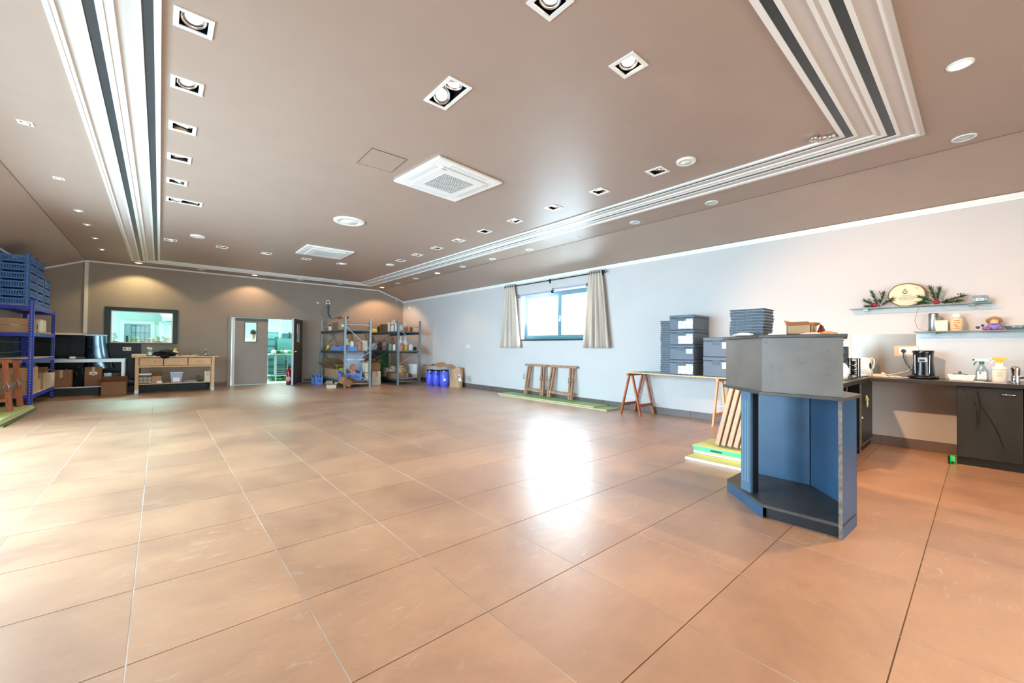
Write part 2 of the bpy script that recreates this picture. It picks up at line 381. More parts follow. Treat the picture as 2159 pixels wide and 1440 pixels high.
# the decorated band round the middle of the ceiling
XI0, XI1, YI0, YI1 = -.025, 4.815, .869, 12.94
def ring(b, a0, a1, z, t):      # frame between offsets a0..a1 outside the inner rectangle
    X0, X1, Y0, Y1 = XI0-a0, XI1+a0, YI0-a0, YI1+a0; U0, U1, V0, V1 = XI0-a1, XI1+a1, YI0-a1, YI1+a1
    o = [(U0, V0), (U1, V0), (U1, V1), (U0, V1)]; n = [(X0, Y0), (X1, Y0), (X1, Y1), (X0, Y1)]
    for i in range(4):
        j = (i+1) % 4; b.prism([o[i], o[j], n[j], n[i]][::-1], z-t, z+.001)
    return b
band = B(); ring(band, 0, .535, HC-.001, .004); band = struct(band, 'trim_1', m_cream)
for a0, a1, t, m, nm in ((0, .036, .018, m_white, 'moulding'), (.036, .092, .009, m_band, 'dark_strip'), (.092, .116, .014, m_white, 'moulding'),
                         (.216, .240, .014, m_white, 'moulding'), (.240, .264, .012, m_cream, 'moulding'), (.264, .300, .016, m_white, 'moulding'),
                         (.300, .358, .009, m_band, 'dark_strip'), (.358, .382, .014, m_white, 'moulding'), (.482, .506, .014, m_white, 'moulding'), (.506, .535, .018, m_cream, 'moulding')):
    ring(B(), a0, a1, HC-.004, t).build(nm, m, band)
# cornices
b = B().box(WR-.03, WR, YB, YF, HW-.045, HW+.0).box(WR-.018, WR, YB, YF, HW-.07, HW-.045); struct(b, 'trim_2', m_white)
b = B().box(WL, WL+.03, YB, YF, HW-.045, HW); struct(b, 'trim_3', m_white)
b = B()
def rafter(b, x0, z0, x1, z1, y, h=.035, d=.025): b.add([(x0, y-d, z0-h), (x1, y-d, z1-h), (x1, y-d, z1), (x0, y-d, z0), (x0, y, z0-h), (x1, y, z1-h), (x1, y, z1), (x0, y, z0)], [(0,1,2,3),(7,6,5,4),(0,4,5,1),(1,5,6,2),(2,6,7,3),(3,7,4,0)])
rafter(b, FL, HC, FR, HC, YF); rafter(b, WL, HW, FL, HC, YF); rafter(b, FR, HC, WR, HW, YF); struct(b, 'trim_4', m_white)
b = B().box(-1.40, -1.335, YF-.03, YF, 1.42, HC-.03).box(WL, -1.335, YF-.03, YF, 1.385, 1.43); struct(b, 'trim_5', mat('trim_yellowed', (226, 222, 204), .5))
# skirtings, tile by tile
sk = struct(B().box(WR-.008, WR, YB, YF, 0, .118), 'baseboard_right', m_grout)
y = OY-6*TY
while y < YF-.02:
    y1 = min(y+TY, YF)
    if y1 > YB: B().box(WR-.014, WR-.006, max(y, YB)+.003, y1-.003, 0.002, .118).build('tile', m_skirt, sk)
    y += TY
sk = struct(B().box(1.12, 1.49, YF-.008, YF, 0, .118).box(3.52, WR, YF-.008, YF, 0, .118), 'baseboard_far', m_grout)
for x0, x1 in ((1.12, 1.49), (3.53, 4.12), (4.12, 4.72), (4.72, 5.32), (5.32, 5.92), (5.92, 6.52), (6.52, WR-.02)):
    B().box(x0+.003, x1-.003, YF-.014, YF-.006, .002, .118).build('tile', m_skirt, sk)

# black tiled zone of the far wall and kerb below, black tiles of the left wall
bt = struct(B().box(WL, -.354, YF-.006, YF, 0, 1.205).box(WL, -1.04, YF-.0061, YF, 1.2, 1.39), 'wall_far_tiling', mat('dark_joint', (30, 33, 33), .7))
xs = [WL, -1.85, -1.37, -.99, -.68, -.354]
for i in range(5):
    for z0, z1 in ((.30, .60), (.60, .90), (.90, 1.20), (1.20, 1.385)):
        if z0 > 1.1 and xs[i] > -1.1: continue
        x1 = min(xs[i+1], -1.04) if z0 > 1.1 else xs[i+1]
        B().box(xs[i]+.002, x1-.002, YF-.014, YF-.004, z0+.002, z1-.002).build('tile', m_dtile, bt)
kb = struct(B().box(WL, 1.06, 13.62, YF-.01, 0, .165), 'trim_6', mat('kerb_joint', (34, 36, 36), .7))
for x0, x1 in ((WL, -1.6), (-1.6, -1.0), (-1.0, -.4), (-.4, .2), (.2, .63), (.63, 1.06)):
    B().box(x0+.002, x1-.002, 13.61, 13.625, .003, .163).box(x0+.002, x1-.002, 13.61, YF-.02, .155, .17).build('tile', m_dtile, kb)
lt = struct(B().box(WL, WL+.006, 9.6, YF-.02, 0, 1.42), 'wall_left_tiling', mat('pale_joint', (150, 160, 158), .7))
b = B(); row = 0; z = .0
while z < 1.40:
    z1 = min(z+.20, 1.42); y = 9.6+(row % 2)*-.12
    while y < YF-.03:
        ya, yb = max(y, 9.6)+.004, min(y+.25, YF-.02)-.004
        if yb-ya > .02: b.box(WL+.004, WL+.013+random.random()*.002, ya, yb, z+.004, z1-.004)
        y += .25
    z = z1; row += 1
o = b.build('tiles', mat('teal_tile', (22, 42, 46), .15, var=.6, scale=5), lt); o['kind'] = 'stuff'

# ---- right window
def casement(b, y0, y1, z0, z1, x, w=.055, d=.06):
    b.box(x, x+d, y0, y1, z0, z0+w).box(x, x+d, y0, y1, z1-w, z1).box(x, x+d, y0, y0+w, z0+w, z1-w).box(x, x+d, y1-w, y1, z0+w, z1-w)
win = thing('window_1', '', ''); 
for k in ('label', 'category'): del win[k]
win['kind'] = 'structure'; win.location = (WR+.2, (WY0+WY1)/2, WZ0)
b = B(); casement(b, WY0, WY1, WZ0, WZ1, WR+.14, .05, .09); b.build('window_frame', m_teal, win)
ym = 6.42
for y0, y1 in ((WY0+.04, ym+.005), (ym-.005, WY1-.04)):
    b = B(); casement(b, y0, y1, WZ0+.04, WZ1-.04, WR+.12, .06, .07); s_ = b.build('sash', m_teal, win, .004)
    B().box(WR+.155, WR+.161, y0+.05, y1-.05, WZ0+.09, WZ1-.09).build('pane', m_pane, s_)
h = B().box(WR+.095, WR+.12, ym-.03, ym-.005, 1.83, 1.93).box(WR+.085, WR+.10, ym-.035, ym+.0, 1.80, 1.84); h.build('handle', m_white, win)
B().box(WR-.012, WR+.14, WY0-.01, WY1+.01, WZ0-.035, WZ0).build('window_sill', mat('sill_dark', (44, 48, 50), .4), win)
# glazed doors of the left wall (daylight enters) and unseen rear ones added for fill
dn = 1
for (ax, a, u0, u1, z1, n_) in ((0, WL-.2, 2.6, 8.8, 2.45, 4), (1, YB-.2, -1.1, 4.3, 2.4, 4)):
    dn += 1
    e = bpy.data.objects.new('window_%d' % dn, None); COL.objects.link(e); e['kind'] = 'structure'; e.location = (a, (u0+u1)/2, 0) if ax == 0 else ((u0+u1)/2, a, 0)
    for k in range(n_):
        a0, a1 = u0+(u1-u0)*k/n_, u0+(u1-u0)*(k+1)/n_; b = B(); w = .07
        for (p, q, r, t) in ((a0, a1, .02, .02+w), (a0, a1, z1-w, z1), (a0, a0+w, .02+w, z1-w), (a1-w, a1, .02+w, z1-w)):
            b.box(a, a+.06, p, q, r, t) if ax == 0 else b.box(p, q, a, a+.06, r, t)
        s_ = b.build('sash', m_teal, e)
        (B().box(a+.02, a+.03, a0+w, a1-w, .02+w, z1-w) if ax == 0 else B().box(a0+w, a1-w, a+.02, a+.03, .02+w, z1-w)).build('pane', m_pane, s_)
# ground outside
struct(B().box(-30, WL-.3, -20, 30, -.3, -.13).box(WR+.3, 40, -20, 30, -.3, -.13).box(WL-.3, WR+.3, -20, YB-.3, -.3, -.13), 'ground', mat('ground_outside', (170, 172, 165), .9, var=.1))

# ---- interior window to the kitchen
w2 = bpy.data.objects.new('window_4', None); COL.objects.link(w2); w2['kind'] = 'structure'; w2.location = (-.33, YF, 1.2)
m_dgreen = mat('dark_green_frame', (14, 44, 42), .4)
b = B().box(-1.035, .37, YF-.03, YF, 2.02, 2.11).box(-1.035, -.925, YF-.03, YF, 1.205, 2.02).box(.265, .37, YF-.03, YF, 1.205, 2.02); b.build('window_frame', m_dgreen, w2, .003)
b = B(); 
for x0, x1, z0, z1 in ((-.925, .265, 2.0, 2.02), (-.925, .265, 1.215, 1.23), (-.925, -.9, 1.23, 2.0), (.24, .265, 1.23, 2.0)): b.box(x0, x1, YF-.012, YF+.15, z0, z1)
b.build('lining', m_white, w2)
B().box(-1.0, .33, YF-.06, YF+.0, 1.19, 1.205).build('window_sill', m_black, w2)
B().box(-.9, .24, YF+.02, YF+.028, 1.23, 2.0).build('pane', glassmat('pane_inner', (240, 252, 250), .012, .01), w2)

# ---- double door to the kitchen
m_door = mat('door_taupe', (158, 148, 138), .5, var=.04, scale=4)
d1 = bpy.data.objects.new('door_1', None); COL.objects.link(d1); d1['kind'] = 'structure'; d1.location = (2.05, YF, 0)
b = B().box(1.49, 3.52, YF-.022, YF+.17, 2.0, 2.065).box(1.49, 1.57, YF-.022, YF+.17, 0, 2.0).box(3.44, 3.52, YF-.022, YF+.17, 0, 2.0)
b.build('door_frame', m_door, d1, .003)
def leaf(par, x0, x1, wx0, wx1, wz0=1.28, wz1=1.86, y0=YF+.03, y1=YF+.075, zt=1.985):
    b = wall_with_hole(1, y0, y1, x0, x1, .012, zt, [(wx0, wx1, wz0, wz1)]); lf = b.build('door_leaf', m_door, par)
    c = B()
    for p, q, r, t in ((wx0-.02, wx1+.02, wz1-.005, wz1+.015), (wx0-.02, wx1+.02, wz0-.015, wz0+.005), (wx0-.02, wx0+.005, wz0, wz1), (wx1-.005, wx1+.02, wz0, wz1)): c.box(p, q, y0-.008, y1+.008, r, t)
    c.build('glazing_bead', mat('bead_grey', (112, 104, 92), .4), lf)
    B().box(wx0, wx1, (y0+y1)/2-.003, (y0+y1)/2+.003, wz0, wz1).build('pane', m_pane, lf)
    return lf
leaf(d1, 1.665, 2.50, 1.905, 2.2)
B().box(1.60, 1.66, YF+.02, YF+.07, .012, 1.985).build('fixed_strip', m_white, d1)
B().box(1.58, 1.655, YF-.005, YF+.02, .01, 1.985).build('weather_strip', m_white, d1) if False else None
B().box(1.67, 2.50, YF+.02, YF+.031, 1.90, 1.985).build('header_shadow', mat('header_shadow_grey', (112, 112, 108), .5), d1)  # grey strip paints the shadow of the frame head on the leaf
d2 = bpy.data.objects.new('door_2', None); COL.objects.link(d2); d2['kind'] = 'structure'; d2.location = (3.43, YF-.02, 0)
lf = B(); th = math.radians(180+62)
R_ = Rz(th-PI)   # leaf runs from hinge towards -x rotated into the hall
def lp(b): b.v = [Vector((3.43, YF-.02, 0)) + Rz(math.radians(62)) @ (v) for v in b.v]; return b
wl = wall_with_hole(1, -.025, .025, -.92, 0, .012, 1.985, [(-.62, -.34, 1.28, 1.86)])
l2 = lp(wl).build('door_leaf', mat('door_shaded', (88, 74, 64), .45, var=.1), d2)  # leaf face in shadow, its shade put into the darker colour
lp(B().box(-.93, -.92, -.026, .026, .012, 1.985)).build('edge_strip', mat('edge_grey', (190, 190, 186), .4), d2)
c = B()
for p, q, r, t in ((-.64, -.32, 1.855, 1.875), (-.64, -.32, 1.265, 1.285), (-.64, -.615, 1.28, 1.86), (-.345, -.32, 1.28, 1.86)): c.box(p, q, -.033, .033, r, t)
lp(c).build('glazing_bead', MATS['bead_grey'], l2); lp(B().box(-.62, -.34, -.003, .003, 1.28, 1.86)).build('pane', m_pane, l2)
lp(B().cyl((-.86, -.026, 1.0), (-.86, -.07, 1.0), .012).box(-.87, -.76, -.08, -.065, .99, 1.01)).build('door_handle', m_steel, d2)

# ---- kitchen shell behind the far wall
KY0, KY1, KX0, KX1, KH = YF+.16, 18.6, -3.4, 5.6, 2.7
struct(B().box(KX0, KX1, KY0, KY1, -.12, -.001), 'floor_kitchen', mat('kitchen_floor', (206, 222, 218), .35, var=.06))
struct(B().box(KX0, KX1, KY0-.01, KY1, KH, KH+.05), 'ceiling_kitchen', m_kwall)
struct(B().box(KX0, KX1, KY1, KY1+.1, 0, KH).box(KX0-.1, KX0, KY0, KY1, 0, KH).box(KX1, KX1+.1, KY0, KY1, 0, KH), 'wall_kitchen', m_kwall)
light('AREA', (0.2, 15.7, 2.6), 150, (.72, 1.0, .95), (0, 0, -1), 2.2, .5, name='kitchen_fill_light')  # cool fill light added to brighten the kitchen
light('AREA', (3.2, 15.9, 2.6), 110, (.72, 1.0, .95), (0, 0, -1), 1.6, .5, name='kitchen_fill_light')  # second added kitchen fill, behind the door

# ================================================================ CEILING FIXTURES
NAMES = {'L': 'in the row along the left dark band', 'R': 'in the row along the right dark band', 'F': 'in the short row near the far wall', 'N': 'in the row nearest the camera'}
def lamp_unit(root, x, y, tilt, az, lit):
    Rm = Rz(az) @ Rx(tilt); c = Vector((x, y, HC+.035))
    g = B().lathe([(.066, .012), (.071, 0), (.071, -.014), (.060, -.018), (.058, -.008), (.060, 0), (.060, .012)], c, 22, Rm).build('gimbal_ring', m_chrome, root)
    h = B().lathe([(.02, .06), (.05, .045), (.056, .01), (.056, -.006), (.048, -.004), (.03, .018), (.0, .024)], c, 20, Rm).build('reflector', m_steel, root)
    B().lathe([(.0, -.004), (.024, -.006), (.044, -.006), (.044, .0), (.0, .012)], c, 18, Rm).build('bulb', m_emit if lit else m_emitlo, h)
    return c, Rm
cnt = {}
rnd = random.Random(3)
for x, y, w, h, k, lit in SQ:
    c_ = cnt.get(k, 0); cnt[k] = c_+1
    if k == 'L2': lab = 'wide recessed twin spotlight with white frame beside the left dark band'
    elif k == 'D': lab = 'large recessed twin spotlight in white frame, between air conditioner and camera'
    elif k == 'N': lab = 'square recessed spotlight at the picture top, %s' % ('cut by the frame edge' if c_ == 0 else 'the tilted right one')
    elif k == 'L': lab = 'square recessed spotlight, %s from the camera %s' % (ORD[c_], NAMES[k])
    elif k == 'R': lab = 'square recessed spotlight, %s from the camera %s' % (ORD[c_], NAMES[k])
    else: lab = 'square recessed spotlight, %s from the left %s' % (ORD[c_], NAMES[k])
    t = thing('recessed_spotlight', lab, 'ceiling light', (x, y, HC), 0, 'square recessed ceiling spotlights')
    X0, X1, Y0, Y1 = x-w/2, x+w/2, y-h/2, y+h/2; q = .028
    B().box(X0, X1, Y0, Y0+q, HC-.007, HC+.001).box(X0, X1, Y1-q, Y1, HC-.007, HC+.001).box(X0, X0+q, Y0+q, Y1-q, HC-.007, HC+.001).box(X1-q, X1, Y0+q, Y1-q, HC-.007, HC+.001).build('frame', m_white, t)
    a, b_, c2, d_ = X0+.024, X1-.024, Y0+.024, Y1-.024; z = HC+.12
    B().add([(a, c2, HC), (b_, c2, HC), (b_, d_, HC), (a, d_, HC), (a, c2, z), (b_, c2, z), (b_, d_, z), (a, d_, z)], [(0, 1, 5, 4), (1, 2, 6, 5), (2, 3, 7, 6), (3, 0, 4, 7), (4, 5, 6, 7)]).build('housing', m_black, t)
    cs = [(x, y)] if k not in ('L2', 'D') else ([(x-.09, y), (x+.09, y)] if k == 'L2' else [(x, y-.09), (x, y+.09)])
    for n_, (lx, ly) in enumerate(cs):
        tl = rnd.uniform(.25, .75) if not lit else rnd.uniform(.1, .4); az = rnd.uniform(0, 6.28)
        if k == 'D': tl, az = ((.12, 0), (.9, 2.5))[n_]
        lamp_unit(t, lx, ly, tl, az, lit and not (k == 'D' and n_ == 1))
    if lit and k == 'N' and c_ == 1: light('SPOT', (x, y, HC-.02), 430, (1.0, .62, .36), (4.4, -1.15, -2.6), .05, spot=70, blend=.7)
    elif lit: light('SPOT', (x, y, HC-.02), 26, WARM, (0, 0, -1), .05, spot=95, blend=.8)

def downlight(x, y, lit, lab, grp, r=.085):
    t = thing('round_downlight', lab, 'ceiling light', (x, y, HC), 0, grp)
    B().lathe([(r, 0), (r, -.008), (r*.78, -.010), (r*.74, -.002), (r*.74, 0)], (x, y, HC), 24).build('trim_ring', m_white, t)
    B().lathe([(.0, -.004), (r*.74, -.005), (r*.74, -.001)], (x, y, HC), 24).build('lamp_glass', m_emithi if lit == 2 else m_emit if lit else mat('downlight_glass', (205, 214, 214), .15, .4), t)
    return t
for i, (y, lit) in enumerate([(.10, 0), (2.44, 0), (3.64, 0), (4.88, 0), (6.11, 0), (7.34, 0), (8.55, 0), (9.79, 1), (11.03, 0), (12.25, 0), (13.47, 1)]):
    downlight(5.745, y, lit, 'round white downlight, %s from the camera in the row along the right slope' % ORD[i], 'round downlights along the right slope')
for i, (x, lit) in enumerate([(-.43, 1), (.81, 0), (2.05, 1), (3.25, 0), (4.44, 0)]):
    downlight(x, 13.76, lit, 'small round downlight, %s from the left in the row against the far wall' % ORD[i], 'round downlights against the far wall')
downlight(4.25, .09, 2, 'dazzling lit round downlight above the dark counter unit', 'round downlights over the near counter', .07)
downlight(3.10, .09, 2, 'bright round downlight cut by the top edge of the picture', 'round downlights over the near counter', .07)
for i, (y, lit) in enumerate([(5.77, 0), (7.43, 0), (9.03, 1), (9.98, 0), (11.15, 0), (12.38, 1)]):
    t = thing('small_spotlight', 'tiny square spotlight, %s from the camera along the left ceiling fold' % ORD[i], 'ceiling light', (-.97, y, HC), 0, 'tiny spotlights along the left fold')
    B().box(-1.02, -.92, y-.05, y+.05, HC-.005, HC+.001).build('frame', m_white, t); B().box(-1.0, -.94, y-.032, y+.032, HC-.0065, HC-.004).build('recess', m_black, t)
    B().lathe([(.0, -.009), (.016, -.008), (.026, -.003), (.028, 0)], (-.97, y, HC-.005), 16).build('bulb', m_emit if lit else m_emitlo, t)
YEL = (1.0, .80, .42); ORG = (1.0, .58, .30)
light('SPOT', (-.43, 13.72, HC-.03), 42, YEL, (0, .15, -1), .04, spot=120, blend=.35)
light('SPOT', (2.05, 13.72, HC-.03), 34, WARM, (0, .15, -1), .04, spot=120, blend=.35)
light('SPOT', (5.745, 13.42, HC-.03), 70, ORG, (.1, .15, -1), .04, spot=125, blend=.35)
light('SPOT', (5.745, 9.79, HC-.03), 25, WARM, (0, 0, -1), .04, spot=110)
light('SPOT', (4.25, .09, HC-.03), 170, (1.0, .62, .34), (0, 0, -1), .05, spot=140, blend=.6)
light('SPOT', (3.10, .09, HC-.03), 80, (1.0, .66, .40), (0, 0, -1), .05, spot=140, blend=.6)
light('SPOT', (-.97, 12.38, HC-.03), 35, WARM, (0, 0, -1), .04, spot=110)
light('SPOT', (-.97, 9.03, HC-.03), 25, WARM, (0, 0, -1), .04, spot=110)

for x, y, r, lab in ((2.295, 6.72, .235, 'large round white ceiling speaker between the two air conditioners'), (.51, 9.60, .115, 'small round white cover at the far left of the ceiling'),
                     (4.265, 2.08, .10, 'small round white cover near the right ceiling band'), (4.29, 9.60, .10, 'small round white cover at the far right ceiling row')):
    t = thing('ceiling_speaker', lab, 'speaker', (x, y, HC), 0)
    B().lathe([(r, 0), (r, -.012), (r*.96, -.02), (r*.9, -.02)], (x, y, HC), 32).build('rim', m_white, t)
    B().lathe([(0, -.026), (r*.55, -.025), (r*.56, -.022), (r*.6, -.022), (r*.61, -.025), (r*.9, -.02)], (x, y, HC), 32).build('grille', m_white, t)

def cassette(cx, cy, rz, lab):
    t = thing('air_conditioner', lab, 'air conditioner', (cx, cy, HC), rz, 'ceiling cassette air conditioners')
    b = B().prism([(-.47, -.47), (.47, -.47), (.47, .47), (-.47, .47)], -.03, 0); b.build('panel', m_white, t, .012, local=True)
    b = B().box(-.33, .33, -.33, .33, -.045, -.03); b.build('inner_panel', m_plast, t, .02, local=True)
    b = B()
    for s1, s2 in ((1, 0), (-1, 0), (0, 1), (0, -1)):
        if s1: b.box(s1*.375-.035, s1*.375+.035, -.27, .27, -.0335, -.029)
        else: b.box(-.27, .27, s2*.375-.035, s2*.375+.035, -.0335, -.029)
    fl = b.build('louvre', mat('louvre_white', (226, 226, 224), .4), t, local=True)
    b = B().box(-.205, .205, -.205, .205, -.0455, -.0445); b.build('intake', mat('intake_dark', (60, 62, 64), .7), t, local=True)
    b = B()
    for i in range(15): a = -.21+i*.03; b.box(a-.005, a+.005, -.215, .215, -.0475, -.045).box(-.215, .215, a-.006, a+.006, -.0475, -.045)
    b.build('grille', m_plast, t, local=True)
    B().box(-.31, -.25, -.31, -.29, -.0462, -.044).build('badge', mat('badge_grey', (150, 152, 156), .4), t, local=True)
    return t
cassette(2.63, 4.255, .09, 'white ceiling cassette air conditioner nearer the camera, finely gridded')
cassette(2.665, 9.28, .0, 'white ceiling cassette air conditioner near the far wall')
# chrome spotlight cluster at the near corner of the band
t = thing('chrome_spotlight', 'chrome spotlight cluster in the near right corner of the ceiling band', 'ceiling light', (4.70, .97, HC))
for dx, dy, r in ((-.06, .05, .035), (0, 0, .05), (.02, -.07, .035)):
    B().lathe([(r*.4, 0), (r, -.03), (r*.9, -.05), (0, -.055)], (4.70+dx, .98+dy, HC), 16, Rx(.0)).build('lamp_head', m_chrome, t)

# ================================================================ KIOSK (dark counter unit in the foreground)
KM = mat('kiosk_taupe', (112, 101, 91), .42, var=.14, scale=6, bump=.06, spec=.5)
KB = mat('kiosk_slate', (48, 80, 108), .38, var=.22, scale=3, bump=.04)
KT = mat('kiosk_top', (74, 68, 62), .4, var=.3, scale=8)
KE = mat('kiosk_worn_edge', (120, 108, 96), .7, var=.5, scale=40)
P = {'L': (3.60, 1.40), 'M': (3.205, 1.008), 'R': (3.215, .572), 'Rb': (3.56, .556), 'B1': (3.99, .90), 'B2': (3.97, 1.40)}
k = thing('counter_unit', 'tall dark angular counter unit with open blue-grey niche in the foreground', 'counter', (3.6, 1.0, 0))
poly = [P[n] for n in ('L', 'M', 'R', 'Rb', 'B1', 'B2')]
B().prism([P['L'], P['M'], (3.25, 1.03), (3.62, 1.385)], .0, .082).build('plinth_fascia', KB, k, .002)
B().prism([(3.255, .99), (3.262, .60), (3.29, .60), (3.285, .99)], .0, .075).build('plinth_board', m_blackm, k)
B().prism([(3.64, 1.40), (3.24, 1.0), (3.25, .60), (3.58, .58), (3.97, .91), (3.95, 1.39)], .0, .07).build('plinth_core', m_blackm, k)
B().prism(poly, .076, .096).build('base_shelf', KT, k, .002)
B().prism([P['M'], P['R'], (3.218, .572), (3.209, 1.008)], .0755, .0965).build('shelf_edge', mat('edge_worn_blue', (84, 104, 116), .6, var=.5, scale=50), k) if False else None
# right side panel, back panels
B().prism([(3.215, .572), (3.215, .590), (3.56, .575), (3.56, .556)], 0, .862).build('side_panel', KB, k, .0015)
B().prism([(3.2135, .571), (3.2135, .591), (3.217, .591), (3.217, .571)], 0, .862).build('side_panel_edge', KE, k)
B().prism([(3.56, .556), (3.56, .576), (3.965, .905), (3.99, .90)], .0965, .862).build('back_panel', KB, k)
B().prism([(3.965, .912), (3.99, .905), (3.99, 1.345), (3.967, 1.345)], .0965, .862).build('back_panel', KB, k)

# fluted pilaster on the chamfered side
dv = Vector((.057, .086, 0)).normalized(); nv = Vector((.833, -.553, 0))
def loc2(u, w): return Vector((3.383, 1.149, 0)) + dv*u + nv*w
pil = B().prism([loc2(0, 0)[:2], loc2(0, .058)[:2], loc2(.103, .058)[:2], loc2(.103, 0)[:2]], .0965, .862).build('pilaster', mat('pilaster_slate', (84, 112, 134), .4, var=.15, scale=4), k, .002)
B().prism([loc2(-.002, .02)[:2], loc2(-.002, .066)[:2], loc2(.10, .066)[:2], loc2(.10, .058)[:2], loc2(.001, .058)[:2]], .0965, .862).build('pilaster_return', m_blackm, pil)
b = B()
for u in (.024, .052, .080):
    a, c, c2_, a2 = loc2(u-.009, -.002), loc2(u+.009, -.002), loc2(u+.009, .001), loc2(u-.009, .001)
    b.prism([a[:2], c[:2], c2_[:2], a2[:2]], .17, .79)
b.build('flute', mat('kiosk_flute', (104, 132, 152), .4), pil)
# work surface, upper box, top
ov = [(3.60, 1.435), (3.18, 1.022), (3.19, .555), (3.585, .535), (4.02, .89), (4.0, 1.435)]
B().prism(ov, .862, .884).build('work_surface', KT, k, .003)
for nm, q in (('front_panel', [(3.198, 1.012), (3.205, .566), (3.222, .566), (3.216, 1.006)]), ('side_front_panel', [(3.58, 1.40), (3.198, 1.012), (3.216, 1.006), (3.592, 1.388)])):
    B().prism(q, .884, 1.258).build(nm, KM, k, .001)
B().prism([(3.592, 1.388), (3.98, 1.388), (3.98, 1.405), (3.58, 1.40)], .884, 1.258).build('end_panel', KM, k)
top = [(3.585, 1.435), (3.178, 1.024), (3.19, .538), (3.36, .57), (3.72, .63), (3.72, 1.435)]
B().prism(top, 1.260, 1.280).build('top_board', KT, k, .003)
B().prism([(3.222, .90), (3.222, .92), (3.60, .92), (3.60, .90)][::-1], .884, 1.26).build('support_panel', KM, k)
# paint scratches on the panels
rnd = random.Random(11); sc_ = B()
for _ in range(16):
    y = rnd.uniform(.60, .99); z = rnd.uniform(.91, 1.23); L = rnd.uniform(.002, .007); a = rnd.uniform(-.6, .6)
    x = 3.2045-(y-.572)*.0161; sc_.add([(x-.001, y-L, z-L*a), (x-.001, y+L, z+L*a), (x-.001, y+L*.8, z+L*a+.003), (x-.001, y-L*.7, z-L*a+.004)], [(0, 1, 2, 3)])
sc_.build('scratches', mat('scratch_dark', (58, 60, 60), .6), k)['kind'] = 'stuff'

def epp_tray_stack(px, py_, z, n, sx, sy, dz, lab, grp, rz=0):
    t = None
    for i in range(n):
        l = '%s, %s' % (lab, ('lowest in the stack' if i == 0 else 'topmost in the stack' if i == n-1 else ORD[i]+' from the bottom'))
        dx, dy = rnd.uniform(-.006, .006), rnd.uniform(-.006, .006)
        if t is None:
            t = thing('foam_tray', l, 'tray', (px+dx, py_+dy, z), rz, grp)
            B().box(0, sx, 0, sy, 0, dz*.72).build('body', m_epp, t, .003, local=True, seg=1)
            B().box(-.004, sx+.004, -.004, sy+.004, dz*.72, dz*.98).build('rim', m_black, t, local=True)
        else: dup(t, (px+dx, py_+dy, z+i*dz), rz, l)
rnd = random.Random(5)
ZK = 1.281
epp_tray_stack(3.36, 1.05, ZK+.002, 9, .20, .235, .0222, 'dark foam tray on the tall counter unit', 'foam trays on the tall counter unit')

def carton(x0, x1, y0, y1, z0, z1, lab, m=None, grp=None, open_=False, rz=0, label_=None, name='cardboard_box', tape=True, flap=.45):
    """a cardboard box, its corner (x0,y0) at the origin of the thing"""
    m = m or m_card; w, d, h = x1-x0, y1-y0, z1-z0
    t = thing(name, lab, 'box', ((x0+x1)/2, (y0+y1)/2, z0), rz, grp); X, Y = w/2, d/2; e = .004
    if open_:
        B().box(-X, X, -Y, -Y+e, 0, h).box(-X, X, Y-e, Y, 0, h).box(-X, -X+e, -Y, Y, 0, h).box(X-e, X, -Y, Y, 0, h).box(-X, X, -Y, Y, 0, e).build('body', m, t, local=True)
        f = d*flap
        B().add([(-X, -Y, h), (X, -Y, h), (X, -Y-f*.7, h+f*.35), (-X, -Y-f*.7, h+f*.35)], [(0, 1, 2, 3), (3, 2, 1, 0)]).build('flap', m, t, local=True)
        B().add([(-X, Y, h), (X, Y, h), (X, Y+f*.35, h+f*.8), (-X, Y+f*.35, h+f*.8)], [(0, 1, 2, 3), (3, 2, 1, 0)]).build('flap', m, t, local=True)
        B().add([(-X, -Y, h), (-X, Y, h), (-X-f*.6, Y*.9, h+f*.5), (-X-f*.6, -Y*.9, h+f*.5)], [(0, 1, 2, 3), (3, 2, 1, 0)]).build('flap', m, t, local=True)
        B().add([(X, -Y, h), (X, Y, h), (X+f*.5, Y*.9, h+f*.6), (X+f*.5, -Y*.9, h+f*.6)], [(0, 1, 2, 3), (3, 2, 1, 0)]).build('flap', m, t, local=True)
    else:
        B().box(-X, X, -Y, Y, 0, h).build('body', m, t, .004, local=True)
        B().box(-X+.002, X-.002, -.002, .002, h, h+.001).build('lid_seam', m_card2, t, local=True)
        if tape: B().box(-.025, .025, -Y-.001, Y+.001, h*.55, h+.0015).build('tape', mat('tape', (196, 170, 128), .25), t, local=True)
    if label_: # white sticker on -x or -y face: (face, u, z, w, h)
        fa, u, z, lw, lh = label_
        bb = B().box(u-lw/2, u+lw/2, -Y-.0025, -Y, z-lh/2, z+lh/2) if fa == 'y' else B().box(-X-.0025, -X, u-lw/2, u+lw/2, z-lh/2, z+lh/2)
        bb.build('sticker', m_white, t, local=True)
    return t
carton(3.28, 3.42, .745, .885, ZK+.002, ZK+.062, 'small open cardboard box lying on the tall counter unit', open_=True, flap=.35)
def bottle(loc, prof, m, lab, cat='bottle', cap=None, capm=None, name='bottle', label_=None, grp=None, n=18, rz=0, sx=1, sy=1):
    t = thing(name, lab, cat, loc, rz, grp); B().lathe(prof, (0, 0, 0), n, sx=sx, sy=sy).build('body', m, t, local=True)
    if cap: B().lathe(cap, (0, 0, 0), n).build('cap', capm or m_white, t, local=True)
    if label_: r, z0, z1, lm = label_; B().lathe([(r, z0), (r, z1)], (0, 0, 0), n, sx=sx, sy=sy).build('paper_label', lm, t, local=True)
    return t
m_amber = mat('amber_glass', (92, 34, 16), .12, spec=.8)
